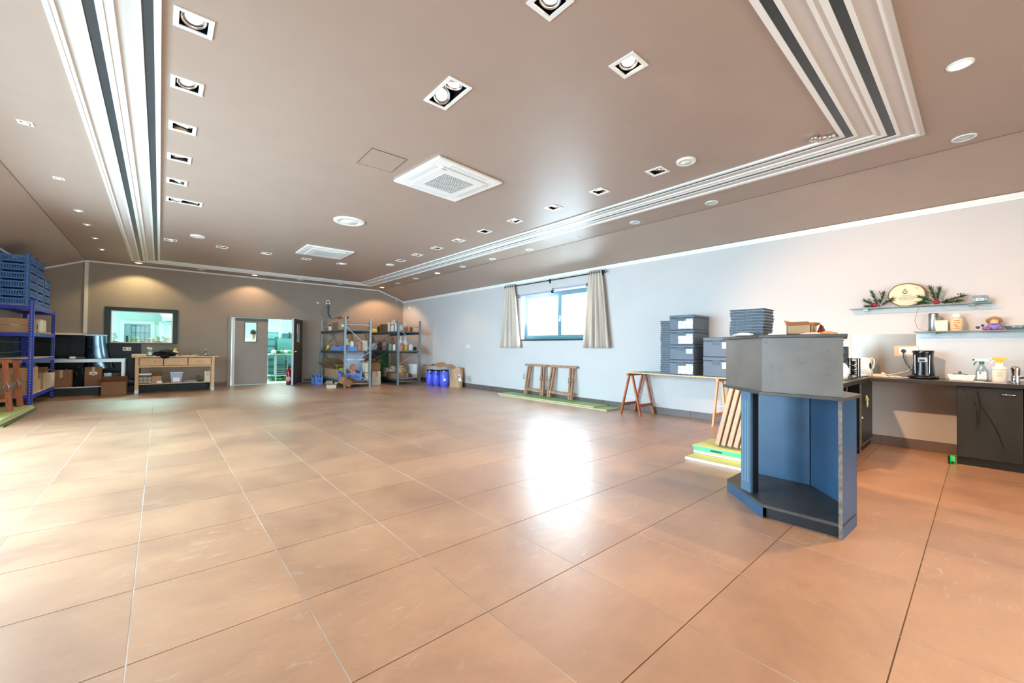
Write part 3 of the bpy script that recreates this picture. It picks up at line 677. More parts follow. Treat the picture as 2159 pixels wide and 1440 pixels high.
for i, (px_, y_) in enumerate(((1731, .70), (1724, .74))):
    p = onX(px_, 700, 3.34); bottle((3.34+i*.12, p.y-i*.0, ZK), [(.012, 0), (.021, .004), (.021, .02), (.014, .04), (.006, .062), (.006, .07), (0, .07)], m_amber, ('small conical amber bottle with pale cap on the tall counter unit', 'amber bottle half hidden behind the open box')[i], cap=[(.0065, .066), (.0065, .078), (0, .08)], capm=m_plast)
b = B()
rnd = random.Random(8)
for i, (y, x, s, lab, m) in enumerate(((.93, 3.225, .05, 'white crumpled paper on the tall counter unit before the box', m_plast), (1.16, 3.27, .07, 'white paper sheet on the tall counter unit by the trays', m_plast), (.74, 3.26, .06, 'pink and white paper scrap on the tall counter unit', mat('pinkish_paper', (226, 188, 176), .7)), (.655, 3.27, .05, 'orange folded card on the right end of the counter unit', mat('orange_card', (206, 128, 84), .7)))):
    b = B().ell((x, y, ZK), (s*.45, s, .014+.006*(i % 2)), 12, 6, .35, i, flat=0); solo(b, 'paper_scrap', m, lab, 'paper')

# ================================================================ GREEN BOARDS AND PLANKS by the kiosk
for i, (x0, x1, y0, y1, z0, z1, m, e, lab) in enumerate((
        (4.28, 4.74, 1.5, 2.09, .0, .030, m_gboard, 0, 'yellow-green board with white edge, lowest of the pile behind the counter unit'),
        (4.50, 4.98, 1.5, 2.10, .032, .052, m_white, 0, 'thin white board in the green board pile'),
        (4.50, 4.98, 1.5, 2.10, .053, .072, m_gboard2, 0, 'pale green board in the middle of the pile'),
        (4.50, 4.98, 1.5, 2.10, .073, .098, m_gboard2, 0, 'mint green board with dark handle slot in the pile'),
        (4.49, 4.98, 1.5, 2.11, .099, .120, m_gboard, 0, 'yellow-green board on top of the board pile'))):
    t = thing('board', lab, 'board', ((x0+x1)/2, (y0+y1)/2, z0)); B().box(x0, x1, y0, y1, z0+.002, z1).build('panel', m, t, .002)
    B().box(x0-.0015, x0+.001, y0, y1, z0+.002, z1-.004).build('edging', (m_white, m_white, m_gboard, m_gboard2, m_gboard2)[i], t)
    if i == 3: B().box(x0-.004, x0+.001, 1.80, 1.92, z0+.006, z1-.004).build('handle_slot', m_black, t)
for i in range(5):
    y0 = 1.885-.062*i; tp = (4.80+.012*i, y0-.10, .84)
    b = B().bar((4.62, y0, .137), tp, .09, .042, (0, 1, 0)); solo(b, 'timber_plank', mat('raw_timber', (182, 156, 134), .75, var=.12, scale=5, stretch=(9, 9, .4)), ('weathered timber batten leaning behind the counter unit, ' + ('leftmost of five', 'second from the left', 'middle one', 'fourth from the left', 'mostly hidden rightmost')[i]), 'plank', 'battens leaning on the board pile', .003)

# ================================================================ TRESTLE TABLE with foam boxes
def trestle_along(nm, m, lab, x0, x1, yc, ztop, spread, grp=None, cord=True):
    """sawhorse whose beam runs along x"""
    t = thing(nm, lab, 'trestle', ((x0+x1)/2, yc, 0), 0, grp)
    B().box(x0-.04, x1+.02, yc-.022, yc+.022, ztop-.045, ztop).build('beam', m, t, .003)
    for x in (x0+.06, x1-.05):
        for s in (-1, 1): B().bar((x, yc+s*.03, ztop-.03), (x, yc+s*spread, 0.0), .045, .028, (0, 1, 0)).build('leg', m, t, .002)
    for s in (-1, 1):
        z = .17; yy = yc+s*(.03+(spread-.03)*(1-z/(ztop-.03)))
        B().box(x0+.06, x1-.05, yy-.012, yy+.012, z-.025, z+.025).build('stretcher', m, t)
    if cord:
        for x in (x0+.06, x1-.05):
            yy = .03+(spread-.03)*.55
            B().tube([(x, yc-yy, .335), (x, yc-yy*.4, .315), (x, yc, .32), (x, yc+yy*.5, .31), (x, yc+yy, .335)], .004, 6).build('cord', m_white, t)
    return t
trestle_along('trestle', m_pined, 'orange pine trestle carrying the left end of the long table', 6.33, 6.88, 4.12, .742, .20, 'pine trestles under the table')
trestle_along('trestle', mat('pine_bright', (236, 172, 124), .5, var=.15, scale=5, stretch=(6, 6, .6)), 'pale pine trestle under the table beside the counter unit', 6.36, 6.88, 2.60, .742, .10, 'pine trestles under the table')
t = thing('table_top', 'long chipboard table top with pale green upper face on trestles', 'table', (6.6, 3.1, .742))
B().box(6.29, 6.89, 2.0, 4.13, .744, .764).build('board', mat('table_face', (176, 180, 150), .4, var=.06), t)
B().box(6.286, 6.291, 2.0, 4.13, .744, .764).build('edge', m_chip, t)
ZT = .765
rnd = random.Random(21)
epp_tray_stack(6.44, 3.375, ZT, 23, .40, .20, .0385, 'grey foam tray beside the tall box stack', 'grey foam trays on the trestle table')
def foam_box(x, y, z, w, d, h, lab, grp, foil=0, slot=1):
    t = thing('foam_box', lab, 'box', (x, y, z), 0, grp)
    b = B().box(0, d, 0, w, 0, h*.80); b.build('body', m_epp, t, .008, local=True, seg=1)
    B().box(-.005, d+.005, -.004, w+.004, h*.80+.002, h-.002).build('lid', mat('foam_lid', (100, 112, 124), .45, var=.35, scale=90, bump=.4), t, .01, local=True, seg=1)
    B().box(-.0015, .01, w*.38, w*.66, h*.60, h*.84).build('hand_hole', m_black, t, local=True)
    B().box(-.003, .0, w*.04, w*.30, h*.42, h*.74).build('label_field', mat('foam_label', (196, 206, 212), .6, var=.3, scale=80), t, local=True)
    if foil:
        g = B(); N = 10; rr = random.Random(int(z*100)); V = []
        for i in range(N+1):
            for j in range(6): V.append((-.006-rr.random()*.008, w*(.02+.60*i/N), h*(.08+.52*j/5)))
        g.add(V, [(i*6+j, i*6+j+1, (i+1)*6+j+1, (i+1)*6+j) for i in range(N) for j in range(5)]); g.build('foil_bag', mat('foil_bag', (214, 218, 222), .28, .35, bump=.5, scale=20), t, local=True)
    return t
for i in range(4):
    foam_box(6.34, 2.965, ZT+i*.2405, .40, .54, .240, 'grey foam box, %s of the tall stack of four' % ('bottom one', 'second from the bottom, without foil', 'third from the bottom', 'topmost')[i], 'foam boxes on the trestle table', foil=(i != 1))
for i in range(2):
    foam_box(6.345, 2.42, ZT+i*.30, .40, .54, .298, 'foam box half behind the counter unit, %s' % ('lower one', 'upper one with studded front')[i], 'foam boxes on the trestle table')

# ================================================================ FOLDED TRESTLES ON BOARDS under the window
for i, (x0, x1, y0, y1, z0, z1, lab) in enumerate(((6.36, 6.86, 4.62, 7.80, .0, .022, 'long green board lying on the floor below the window, lower one'), (6.40, 6.87, 4.95, 7.92, .024, .046, 'long green board lying below the window, upper one'))):
    t = thing('board', lab, 'board', ((x0+x1)/2, (y0+y1)/2, z0)); B().box(x0, x1, y0, y1, z0, z1).build('panel', mat('board_green_soft', (150, 186, 122), .45, var=.08), t)
    B().box(x0-.0015, x0+.001, y0, y1, z0, z1).build('edge', m_chip, t); B().box(x0, x1, y0-.0015, y0+.001, z0, z1).build('edge', m_chip, t)
def folded_trestle(lab, x, y0, y1, z0, h, lean, grp, side=1, m=None):
    """trestle folded flat; long beam along y, standing on z0 and leaning against the wall"""
    m = m or mat('old_pine', (182, 140, 108), .6, var=.3, scale=6, stretch=(6, 6, .6), c2=(142, 98, 68)); t = thing('folded_trestle', lab, 'trestle', (x, (y0+y1)/2, z0), 0, grp)
    xt = x+lean*side
    B().box(xt-.03, xt+.03, y0, y1, z0+h-.045, z0+h).build('beam', m, t, .003)
    for off, dy in ((0, 0), (.03, .085)):
        for y in (y0+.10, y1-.19):
            y += dy
            s = -1 if y < (y0+y1)/2 else 1
            B().bar((xt-.0+off*.2, y, z0+h-.03), (x+off, y+s*.045, z0+.002), .045, .055, (1, 0, 0)).build('leg', m, t, .002)
        zz = z0+.13; f = .84; xx = xt+off*.2+(x+off-xt-off*.2)*f
        B().box(xx-.012, xx+.012, y0+.08, y1-.08, zz-.025, zz+.025).build('stretcher', m, t)
    for y in (y0+.09, y1-.09):
        c = Vector((x-.035 if side > 0 else x+.06, y, z0+.45))
        B().tube([c+Vector((0, -.02, -.08)), c+Vector((0, -.028, 0)), c+Vector((0, 0, .05)), c+Vector((0, .028, 0)), c+Vector((0, .02, -.08))], .007, 6).build('folded_hinge', m_galv, t)
    return t
folded_trestle('folded wooden trestle leaning under the window, left of the pair', 6.72, 6.60, 7.35, .054, .73, .10, 'folded trestles under the window')
folded_trestle('folded wooden trestle leaning under the window, right of the pair', 6.70, 5.72, 6.56, .054, .73, .12, 'folded trestles under the window')

# ================================================================ CURTAINS
t = thing('curtain_rod', 'dark curtain rod with scrolled finials above the window', 'curtain rod', (WR-.09, 6.55, 2.74))
B().cyl((WR-.09, 5.02, 2.745), (WR-.09, 8.12, 2.745), .011, n=12).build('rod', m_black, t)
for y in (5.02, 8.12):
    s = -1 if y < 6 else 1
    B().tube([Vector((WR-.09, y+s*.02+s*.05*math.sin(a)*(1-a/9), 2.745+.05*math.cos(a)*(1-a/9))) for a in [i*.5 for i in range(15)]], .006, 6).ell((WR-.09, y+s*.01, 2.745), (.02, .02, .02), 10, 6).build('finial', m_black, t)
for y in (5.12, 6.62, 8.02): B().box(WR-.1, WR-.002, y-.008, y+.008, 2.735, 2.755).box(WR-.006, WR, y-.02, y+.02, 2.69, 2.80).build('bracket', m_black, t)
def curtain(y0, y1, z0, z1, spread, lab, folds, seed, topy=None):
    m = cloth('curtain_cloth', (234, 220, 206), .3); t = thing('curtain', lab, 'curtain', (WR-.09, (y0+y1)/2, z0), 0, 'curtains of the window')
    N, K = folds*12, 14; V = []; rr = random.Random(seed); ph = [rr.random()*1.2 for _ in range(folds+1)]
    ty0, ty1 = topy
    for j in range(K+1):
        f = j/K; z = z1+(z0-z1)*f; a0 = ty0+(y0-ty0)*f**.8; a1 = ty1+(y1-ty1)*f**.8; amp = .022+.058*f
        for i in range(N+1):
            u = i/N; a = u*folds*2*PI
            x = WR-.095-amp*math.sin(a+ph[int(u*folds)]*.3*f)-.012*math.sin(a*2.3+f*3)*f
            V.append((min(x, WR-.012), a0+(a1-a0)*u+.012*math.sin(a*1.7+3*f)*f, z+.004*math.sin(a)))
    n = N+1; b = B().add(V, [(j*n+i, j*n+i+1, (j+1)*n+i+1, (j+1)*n+i) for j in range(K) for i in range(N)], True); o = b.build('fabric', m, t)
    md = o.modifiers.new('solid', 'SOLIDIFY'); md.thickness = .003
    for i in range(folds):
        y = ty0+(ty1-ty0)*(i+.5)/folds; B().lathe([(.013, -.002), (.019, -.002), (.019, .002), (.013, .002)], (WR-.125, y, 2.745), 14, Ry(PI/2)).build('eyelet', m_galvd, t)
curtain(4.86, 5.56, 1.185, 2.80, .1, 'beige eyelet curtain gathered at the right of the window', 5, 2, (5.09, 5.40))
curtain(7.52, 8.38, 1.175, 2.80, .1, 'beige eyelet curtain gathered at the left of the window', 5, 4, (7.80, 8.14))
for i, (y0, y1) in enumerate(((5.50, 6.47), (6.53, 7.66))):
    t = thing('roller_blind', 'rolled-up blind above the %s half of the window' % ('right', 'left')[i], 'blind', (WR-.03, (y0+y1)/2, 2.47))
    B().cyl((WR-.035, y0, 2.53-.045*i), (WR-.035, y1, 2.53-.045*i), .024, n=14).build('tube', mat('blind_violet', (176, 168, 188), .6), t)
    for ya_ in (y0-.02, y1): B().box(WR-.06, WR, ya_, ya_+.02, 2.49-.045*i, 2.56-.045*i).build('bracket', m_black, t)
    B().tube([(WR-.04, y0+.03, 2.5), (WR-.04, y0+.03, 2.1), (WR-.035, y0+.035, 1.75)], .002, 5).build('pull_cord', m_white, t)
m_net = mat('net_curtain', (236, 240, 242), .8, alpha=.45)
V = []; N = 40
for j in range(9):
    f = j/8
    for i in range(N+1):
        u = i/N; V.append((WR-.03-.008*math.sin(u*40), 6.60+1.0*u+.34*(f**1.6)*(1-u), 2.455-.62*f-.10*math.sin(u*3.1)*f))
b = B().add(V, [(j*(N+1)+i, j*(N+1)+i+1, (j+1)*(N+1)+i+1, (j+1)*(N+1)+i) for j in range(8) for i in range(N)], True)
solo(b, 'net_curtain', m_net, 'sheer white net pulled aside over the left window half', 'curtain')
def socket(face, u, z, lab, n=2, w=.08, m=None):
    t = thing('wall_socket', lab, 'socket', (WR-.01, u, z) if face == 'x' else (u, YF-.03, z)); m = m or m_plast; H = .045; Wd = w*n/2
    if face == 'x':
        B().box(WR-.012, WR, u-Wd, u+Wd, z-H, z+H).build('plate', m, t, .003)
        for i in range(n): B().cyl((WR-.0125, u-Wd+w*(i+.5), z), (WR-.011, u-Wd+w*(i+.5), z), .02, n=14).build('insert', mat('socket_grey', (190, 188, 182), .4), t)
    else:
        y = YF-.014
        B().box(u-Wd, u+Wd, y-.012, y, z-H, z+H).build('plate', m, t, .003)
        for i in range(n): B().cyl((u-Wd+w*(i+.5), y-.0135, z), (u-Wd+w*(i+.5), y-.011, z), .022, n=14).build('insert', m_black if i == 0 else MATS.get('socket_grey', m_plast), t)
    return t
socket('x', 9.95, 1.21, 'white double wall socket low on the pale wall left of the window')
socket('y', onY(268, 735.5, YF).x, onY(268, 735.5, YF).z, 'cream double socket on the black tiles under the interior window')

# ================================================================ KITCHENETTE on the right wall
ZC = .864
m_ctop = mat('worktop_dark', (74, 66, 58), .3, var=.25, scale=12, spec=.6)
t = thing('worktop', 'dark worktop running along the right wall over black cabinets', 'worktop', (6.6, -1.1, ZC-.04))
B().box(6.30, 6.895, -3.1, .872, ZC-.04, ZC).build('slab', m_ctop, t, .003); B().box(6.292, 6.301, -3.1, .872, ZC-.042, ZC-.002).build('front_edge', mat('worktop_edge', (44, 42, 42), .4), t)
t = thing('peninsula_worktop', 'dark worktop jutting out from the wall behind the counter unit', 'worktop', (5.8, 1.15, ZC-.04))
B().box(4.72, 6.895, .875, 1.46, ZC-.04, ZC).build('slab', m_ctop, t, .003); B().box(4.72, 6.30, .868, .876, ZC-.042, ZC-.002).build('front_edge', MATS['worktop_edge'], t)
m_cab = mat('cabinet_black', (38, 40, 38), .42, var=.45, scale=5, bump=.05, stretch=(1, 1, .35))
for i, (y0, y1, lab) in enumerate(((-.262, .178, 'black base cabinet with streaked door under the worktop'), (-.72, -.272, 'second black base cabinet at the right picture edge'), (-1.9, -.73, 'black base cabinet beyond the right picture edge'))):
    t = thing('base_cabinet', lab, 'cabinet', (6.6, (y0+y1)/2, 0), 0, 'black base cabinets of the kitchenette')
    B().box(6.36, 6.88, y0, y1, .0, ZC-.045).build('body', m_blackm, t)
    d = B().box(6.335, 6.357, y0+.006, y1-.004, .085, ZC-.052).build('door', m_cab, t, .002)
    ya, yb = y0+.045, y0+.145
    B().tube([(6.337, ya, .755), (6.317, ya+.004, .755), (6.312, ya+.015, .755), (6.312, yb-.015, .755), (6.317, yb-.004, .755), (6.337, yb, .755)], .006, 8).build('handle', m_chrome, d)
    if i == 0:
        s_ = B(); x = 6.3342
        for pl in (((.035, .77), (.02, .70), (.018, .60), (.026, .52), (.018, .45)), ((.01, .62), (-.05, .50), (-.09, .40), (-.14, .22)), ((.12, .80), (.118, .76)), ((.10, .72), (.098, .69)), ((.06, .68), (.04, .60), (.035, .40))):
            for a, c in zip(pl, pl[1:]):
                w = .006 if pl[0][0] < .05 and len(pl) > 3 and pl[0][0] < .06 else .004
                s_.add([(x, a[0]-w, a[1]), (x, a[0]+w, a[1]), (x, c[0]+w*.8, c[1]), (x, c[0]-w*.8, c[1])], [(0, 1, 2, 3)])
        s_.build('drip_stain', mat('stain', (17, 17, 16), .3), d)
# peninsula carcass: dark side panels and an open black cabinet
t = thing('peninsula_cabinet', 'black cabinet below the peninsula worktop with thin metal door edges', 'cabinet', (6.4, 1.15, 0))
B().box(6.10, 6.86, .94, 1.45, 0, ZC-.045).build('body', m_blackm, t)
d = B().box(6.12, 6.84, .915, .937, .08, ZC-.05).build('door', m_cab, t, .002)
b = B().box(6.115, 6.128, .912, .916, .08, ZC-.05).box(6.115, 6.84, .912, .916, .078, .09); b.build('door_edging', m_galv, d)
B().lathe([(.010, 0), (.014, .006), (0, .012)], (6.16, .915, .40), 12, Rx(PI/2)).build('knob', m_white, d)
t = thing('peninsula_shelf_unit', 'black open unit under the outer end of the peninsula worktop', 'cabinet', (5.4, 1.2, 0))
B().box(4.76, 4.79, .92, 1.44, 0, ZC-.045).box(5.36, 5.385, .92, 1.44, 0, ZC-.045).box(6.06, 6.09, .92, 1.44, 0, ZC-.045).box(4.79, 6.06, 1.42, 1.44, 0, ZC-.045).box(4.79, 6.06, .93, 1.42, .05, .07).box(4.79, 6.06, .95, 1.42, .43, .45).build('carcass', m_blackm, t)
B().box(5.36, 5.385, .914, .921, 0, ZC-.05).box(6.06, 6.09, .914, .921, .0, ZC-.05).build('edge_strip', KE, t)
g = onY(1827, 846, .90)
b = B().ell((g.x-.0, .90, .615), (.045, .012, .035), 12, 8, .35, 2).ell((g.x+.045, .895, .60), (.035, .010, .018), 10, 6, .3, 3).ell((g.x+.02, .895, .555), (.028, .010, .05), 10, 8, .3, 5)
solo(b, 'rubber_glove', mat('glove_yellow', (206, 196, 120), .35), 'yellow-green rubber glove hanging on the peninsula cabinet', 'glove')
# splashback panels
b = B().box(6.884, 6.897, .522, 1.118, ZC+.001, 1.386); solo(b, 'splashback_panel', mat('splash_grey', (150, 142, 132), .3, .55, var=.06, scale=2), 'grey brushed splashback panel behind the kettle and sockets', 'panel')
b = B().box(6.883, 6.897, -1.4, .520, ZC+.001, 1.386); solo(b, 'splashback_panel', mat('splash_pale', (196, 202, 208), .38, .2, var=.05, scale=2), 'pale blue-grey splashback panel behind the spray bottles', 'panel')
b = B().box(6.879, 6.884, .50, .712, 1.115, 1.242); solo(b, 'wall_patch', mat('bare_plaster', (214, 186, 158), .9, var=.05), 'bare beige plaster patch behind the double socket', 'panel')
t = thing('wall_socket', 'white double wall socket on the grey splashback with black plug', 'socket', (6.87, .60, 1.18))
B().box(6.868, 6.879, .500, .668, 1.135, 1.225).build('plate', m_plast, t, .004)
for y in (.628, .545): B().cyl((6.8675, y, 1.18), (6.8685, y, 1.18), .025, n=18).build('insert', MATS['socket_grey'], t)
t = thing('black_plug_cable', 'black plug and cable from the socket down to the coffee machine', 'cable', (6.86, .62, 1.18))
B().cyl((6.866, .628, 1.18), (6.835, .628, 1.18), .022, .018, 14).build('plug', m_black, t)
B().tube([(6.838, .628, 1.17), (6.835, .625, 1.10), (6.83, .60, 1.02), (6.80, .55, .95), (6.74, .48, .90), (6.72, .455, .885)], .0045, 8).build('cord', m_black, t)
t = thing('white_cable', 'white cable looping from the socket to the power strip on the worktop', 'cable', (6.86, .54, 1.18))
B().cyl((6.866, .545, 1.18), (6.845, .545, 1.18), .02, .016, 14).build('plug', m_white, t)
B().tube([(6.846, .545, 1.17), (6.84, .53, 1.08), (6.83, .545, .98), (6.78, .60, .93), (6.70, .70, .90), (6.66, .78, .885), (6.62, .85, .885), (6.63, .90, .885), (6.70, .93, .89)], .004, 8).build('cord', m_white, t)
b = B().tube([(6.64, .86, ZC+.012), (6.56, .84, ZC+.01), (6.50, .76, ZC+.01), (6.52, .66, ZC+.01), (6.58, .62, ZC+.01), (6.66, .66, ZC+.014), (6.62, .74, ZC+.02), (6.54, .72, ZC+.02), (6.50, .66, ZC+.01), (6.52, .58, ZC+.008), (6.60, .50, ZC+.008)], .004, 8)
solo(b, 'white_cable', m_white, 'tangled white cable lying on the worktop left of the coffee machine', 'cable')
t = thing('power_strip', 'beige power strip lying on the worktop corner', 'power strip', (6.5, .80, ZC)); B().cb((6.52, .81, ZC+.021), (.05, .13, .036), Rz(.5)).build('body', mat('beige_plastic', (216, 184, 150), .5), t, .006)
B().cyl((6.53, .775, ZC+.04), (6.53, .775, ZC+.055), .016, n=12).build('plug', m_white, t)

# coffee machine
cx, cy = 6.62, onX(1946, 760, 6.62).y
t = thing('coffee_machine', 'glossy black pad coffee machine with chrome badge on the worktop', 'coffee machine', (cx, cy, ZC))
mb = mat('gloss_black', (10, 10, 14), .22, coat=.15)
B().lathe([(.098, .035), (.092, .10), (.083, .20), (.086, .29), (.094, .315), (.086, .322), (0, .322)], (cx+.03, cy, ZC), 28, sx=1.0, sy=1.0).build('body', mb, t)
B().lathe([(.125, .004), (.132, .012), (.132, .028), (.11, .038), (0, .038)], (cx-.01, cy, ZC), 28, sx=1.0, sy=1.0).build('drip_tray', mb, t)
B().cb((cx-.062, cy, ZC+.215), (.014, .075, .055)).build('badge', m_steel, t, .004); B().cb((cx-.072, cy, ZC+.212), (.006, .05, .02)).build('control_button', m_chrome, t, .002)
B().cyl((cx-.06, cy, ZC+.09), (cx-.03, cy, ZC+.09), .02, n=14).build('coffee_spout', m_chrome, t)
for y in (-.055, .06): B().cyl((cx-.07+abs(y)*.2, cy+y, ZC+.06), (cx-.055+abs(y)*.2, cy+y*1.05, ZC+.27), .003, n=8).build('chrome_strip', m_chrome, t)
# kettle
kx = 6.62; ky = onX(1823, 770, kx).y
t = thing('kettle', 'white plastic electric kettle on the peninsula worktop', 'kettle', (kx, ky, ZC), -.6)
B().lathe([(.080, .0), (.080, .02), (.074, .022), (.074, .03), (.078, .04), (.070, .15), (.062, .215), (.05, .228), (0, .232)], (0, 0, 0), 26).build('body', m_plast, t, local=True)
B().tube([(.060, 0, .21), (.10, 0, .222), (.128, 0, .20), (.132, 0, .16), (.120, 0, .11), (.098, 0, .082), (.072, 0, .075)], [.012, .012, .012, .011, .010, .010, .010], 10).build('handle', m_plast, t, local=True)
B().lathe([(0, -.003), (.018, -.002), (.018, .002), (0, .003)], (-.0, -.073, .13), 16, Rx(PI/2-.05), sx=.8, sy=2.2).build('water_gauge', m_black, t, local=True)
B().add([(-.055, -.02, .19), (-.055, .02, .19), (-.085, 0, .225), (-.05, -.018, .225), (-.05, .018, .225)], [(0, 1, 2), (0, 2, 3), (1, 4, 2), (3, 2, 4)]).build('spout', m_plast, t, local=True)
# toaster rack, filter pot, white bag on the peninsula
p = onX(1798.5, 770, 6.2)
t = thing('black_rack', 'small black metal rack with chrome discs left of the kettle', 'rack', (p.x, p.y, ZC))
b = B(); py = p.y
for s in (-.04, .04): b.bar((p.x, py+s, ZC), (p.x, py+s, ZC+.225), .012).bar((p.x+.14, py+s, ZC), (p.x+.14, py+s, ZC+.225), .012)
for z in (.03, .08, .135, .19, .215): b.bar((p.x, py-.04, ZC+z), (p.x, py+.04, ZC+z), .01)
b.build('frame', m_black, t)
for z in (.055, .11, .165): B().cyl((p.x, py, ZC+z), (p.x+.12, py, ZC+z), .022, n=14).build('chrome_disc', m_chrome, t)
p = onX(1773, 740, 5.9); qy = p.y
t = thing('filter_coffee_maker', 'black filter coffee maker with glass jug behind the counter unit', 'coffee machine', (p.x, qy, ZC))
B().box(p.x-.10, p.x+.12, qy-.05, qy+.15, ZC, ZC+.03).box(p.x+.06, p.x+.12, qy-.05, qy+.15, ZC+.03, ZC+.36).box(p.x-.08, p.x+.12, qy-.05, qy+.13, ZC+.19, ZC+.235).build('body', m_black, t, .006)
B().lathe([(.04, .24), (.062, .26), (.062, .33), (.045, .36), (.04, .372)], (p.x-.01, qy+.02, ZC), 20).build('glass_jug', m_clear, t)
B().lathe([(.043, .372), (.046, .39), (.03, .42), (.05, .425), (.05, .435), (0, .44)], (p.x-.01, qy+.02, ZC), 20).build('jug_lid', m_black, t)
p = onX(1781, 790, 5.5)
b = B().ell((p.x-.02, p.y+.03, ZC+.085), (.085, .07, .10), 18, 12, .22, 9, flat=-.85); solo(b, 'plastic_bag', m_plast, 'white crumpled plastic bag on the peninsula worktop', 'bag')
b = B().tube([(5.75, .95, ZC+.006), (5.95, .90, ZC+.016), (6.15, .91, ZC+.008), (6.3, .93, ZC+.008), (6.42, .90, ZC+.008), (6.52, .91, ZC+.008)], .005, 8); solo(b, 'black_cable', m_black, 'black cable lying on the peninsula worktop by the kettle', 'cable')
# dish with metal ashtray, sprays, moka pot
y = onX(2027, 790, 6.66).y
t = thing('serving_dish', 'white oblong porcelain dish with steel ashtray on the worktop', 'dish', (6.66, y, ZC))
B().prism([(6.615, y-.085), (6.705, y-.085), (6.705, y+.085), (6.615, y+.085)], ZC+.002, ZC+.006).build('base', m_white, t)
b = B()
q0 = [(6.615, y-.085), (6.705, y-.085), (6.705, y+.085), (6.615, y+.085)]; q1 = [(6.60, y-.105), (6.72, y-.105), (6.72, y+.105), (6.60, y+.105)]
b.add([(*a, ZC+.003) for a in q0]+[(*a, ZC+.062) for a in q1]+[(6.66+(a[0]-6.66)*.93, y+(a[1]-y)*.95, ZC+.062) for a in q1]+[(6.66+(a[0]-6.66)*.9, y+(a[1]-y)*.93, ZC+.008) for a in q0],
      [(i, (i+1) % 4, 4+(i+1) % 4, 4+i) for i in range(4)]+[(4+i, 4+(i+1) % 4, 8+(i+1) % 4, 8+i) for i in range(4)]+[(8+i, 8+(i+1) % 4, 12+(i+1) % 4, 12+i) for i in range(4)]); b.build('rim', m_white, t)
b = B().lathe([(.055, .06), (.06, .066), (.045, .07), (.02, .074), (.008, .095), (0, .10)], (6.655, y+.01, ZC), 16); solo(b, 'steel_ashtray', m_steel, 'small spiky steel lid resting in the white dish', 'ashtray')
def spray(px_, x, lab, mbody, mtrig, mneck, label_m, clear=False, sq=False):
    y = onX(px_, 770, x).y; t = thing('spray_bottle', lab, 'spray bottle', (x, y, ZC), .0)
    pr = [(.036, 0), (.046, .004), (.046, .09), (.042, .12), (.022, .165), (.014, .178), (.014, .19)] if not sq else [(.05, 0), (.054, .004), (.054, .14), (.046, .156), (.028, .17), (.024, .205), (.02, .207)]
    B().lathe(pr, (0, 0, 0), 22 if not sq else 12, sx=.62, sy=1).build('body', mbody, t, local=True)
    if clear: B().lathe([(.033, .004), (.043, .008), (.043, .06), (0, .06)], (0, 0, 0), 20, sx=.6).build('liquid', mat('cleaner_liquid', (206, 220, 214), .2), t, local=True)
    zz = pr[-1][1]
    B().lathe([(.019, zz-.01), (.019, zz+.018), (.012, zz+.022)], (0, 0, 0), 16).build('collar', mneck, t, local=True)
    B().add([(-.010, -.055, zz+.022), (.010, -.055, zz+.022), (.010, .05, zz+.022), (-.010, .05, zz+.022), (-.008, -.045, zz+.048), (.008, -.045, zz+.048), (.008, .05, zz+.05), (-.008, .05, zz+.05)], [(3,2,1,0),(4,5,6,7),(0,1,5,4),(1,2,6,5),(2,3,7,6),(3,0,4,7)]).build('spray_head', (mtrig if sq else m_white), t, .003, local=True)
    B().tube([(0, .03, zz+.024), (0, .045, zz+.01), (0, .055, zz-.012), (0, .052, zz-.022)], .006, 6).build('trigger', (m_white if sq else mtrig), t, local=True)
    B().cyl((0, .05, zz+.037), (0, .066, zz+.037), .009, n=10).build('nozzle', (m_white if sq else mtrig), t, local=True)
    f = B(); N = 8; z0, z1 = (.02, .10) if not sq else (.03, .125); R0 = pr[2][0]+.0012
    for i in range(N):
        a0, a1 = PI+(-.75+1.5*i/N), PI+(-.75+1.5*(i+1)/N)
        f.add([(.62*R0*math.cos(a0), R0*math.sin(a0), z0), (.62*R0*math.cos(a1), R0*math.sin(a1), z0), (.62*R0*math.cos(a1), R0*math.sin(a1), z1), (.62*R0*math.cos(a0), R0*math.sin(a0), z1)], [(3, 2, 1, 0)])
    lb = f.build('label_sticker', label_m, t, local=True)
    f = B()
    for i in range(6 if sq else 7):
        zz2 = z1-.018-i*.0105; w = .022 if i % 3 else .016; xx = -.62*R0-.0012; f.box(xx, xx+.0006, -w, w, zz2, zz2+.0025)
    f.build('small_print', mat('print_grey', (140, 150, 150), .6), lb, local=True)
    if sq: B().lathe([(R0+.0005, .128), (R0+.0005, .134)], (0, 0, 0), 12, sx=.62).build('green_line', mat('lime', (164, 200, 70), .5), lb, local=True)
    else: B().lathe([(0, -.001), (.009, 0), (0, .001)], (-.62*R0-.001, .012, z1-.012), 12, Ry(PI/2)).build('green_emblem', mat('leaf_emblem', (40, 150, 70), .5), lb, local=True)
spray(2070, 6.63, 'clear spray bottle with green trigger on the worktop', m_clear, mat('trigger_green', (18, 110, 70), .4), mat('trigger_green', (18, 110, 70), .4), m_white, clear=True)
spray(2107, 6.60, 'white spray bottle with yellow trigger on the worktop', m_plast, mat('trigger_yellow', (238, 180, 44), .4), mat('trigger_yellow', (238, 180, 44), .4), mat('label_white', (228, 226, 214), .5), sq=True)
y = onX(2141, 790, 6.46).y
t = thing('moka_pot', 'small chrome moka pot near the worktop front edge', 'coffee pot', (6.46, y, ZC))
B().lathe([(.036, 0), (.038, .01), (.032, .07), (.03, .078), (.032, .085), (.036, .15), (.038, .158), (.02, .172), (0, .176)], (6.46, y, ZC), 10).build('body', m_chrome, t)
B().bar((6.45, y-.03, ZC+.055), (6.40, y-.11, ZC+.085), .012, .016).build('handle', m_black, t)
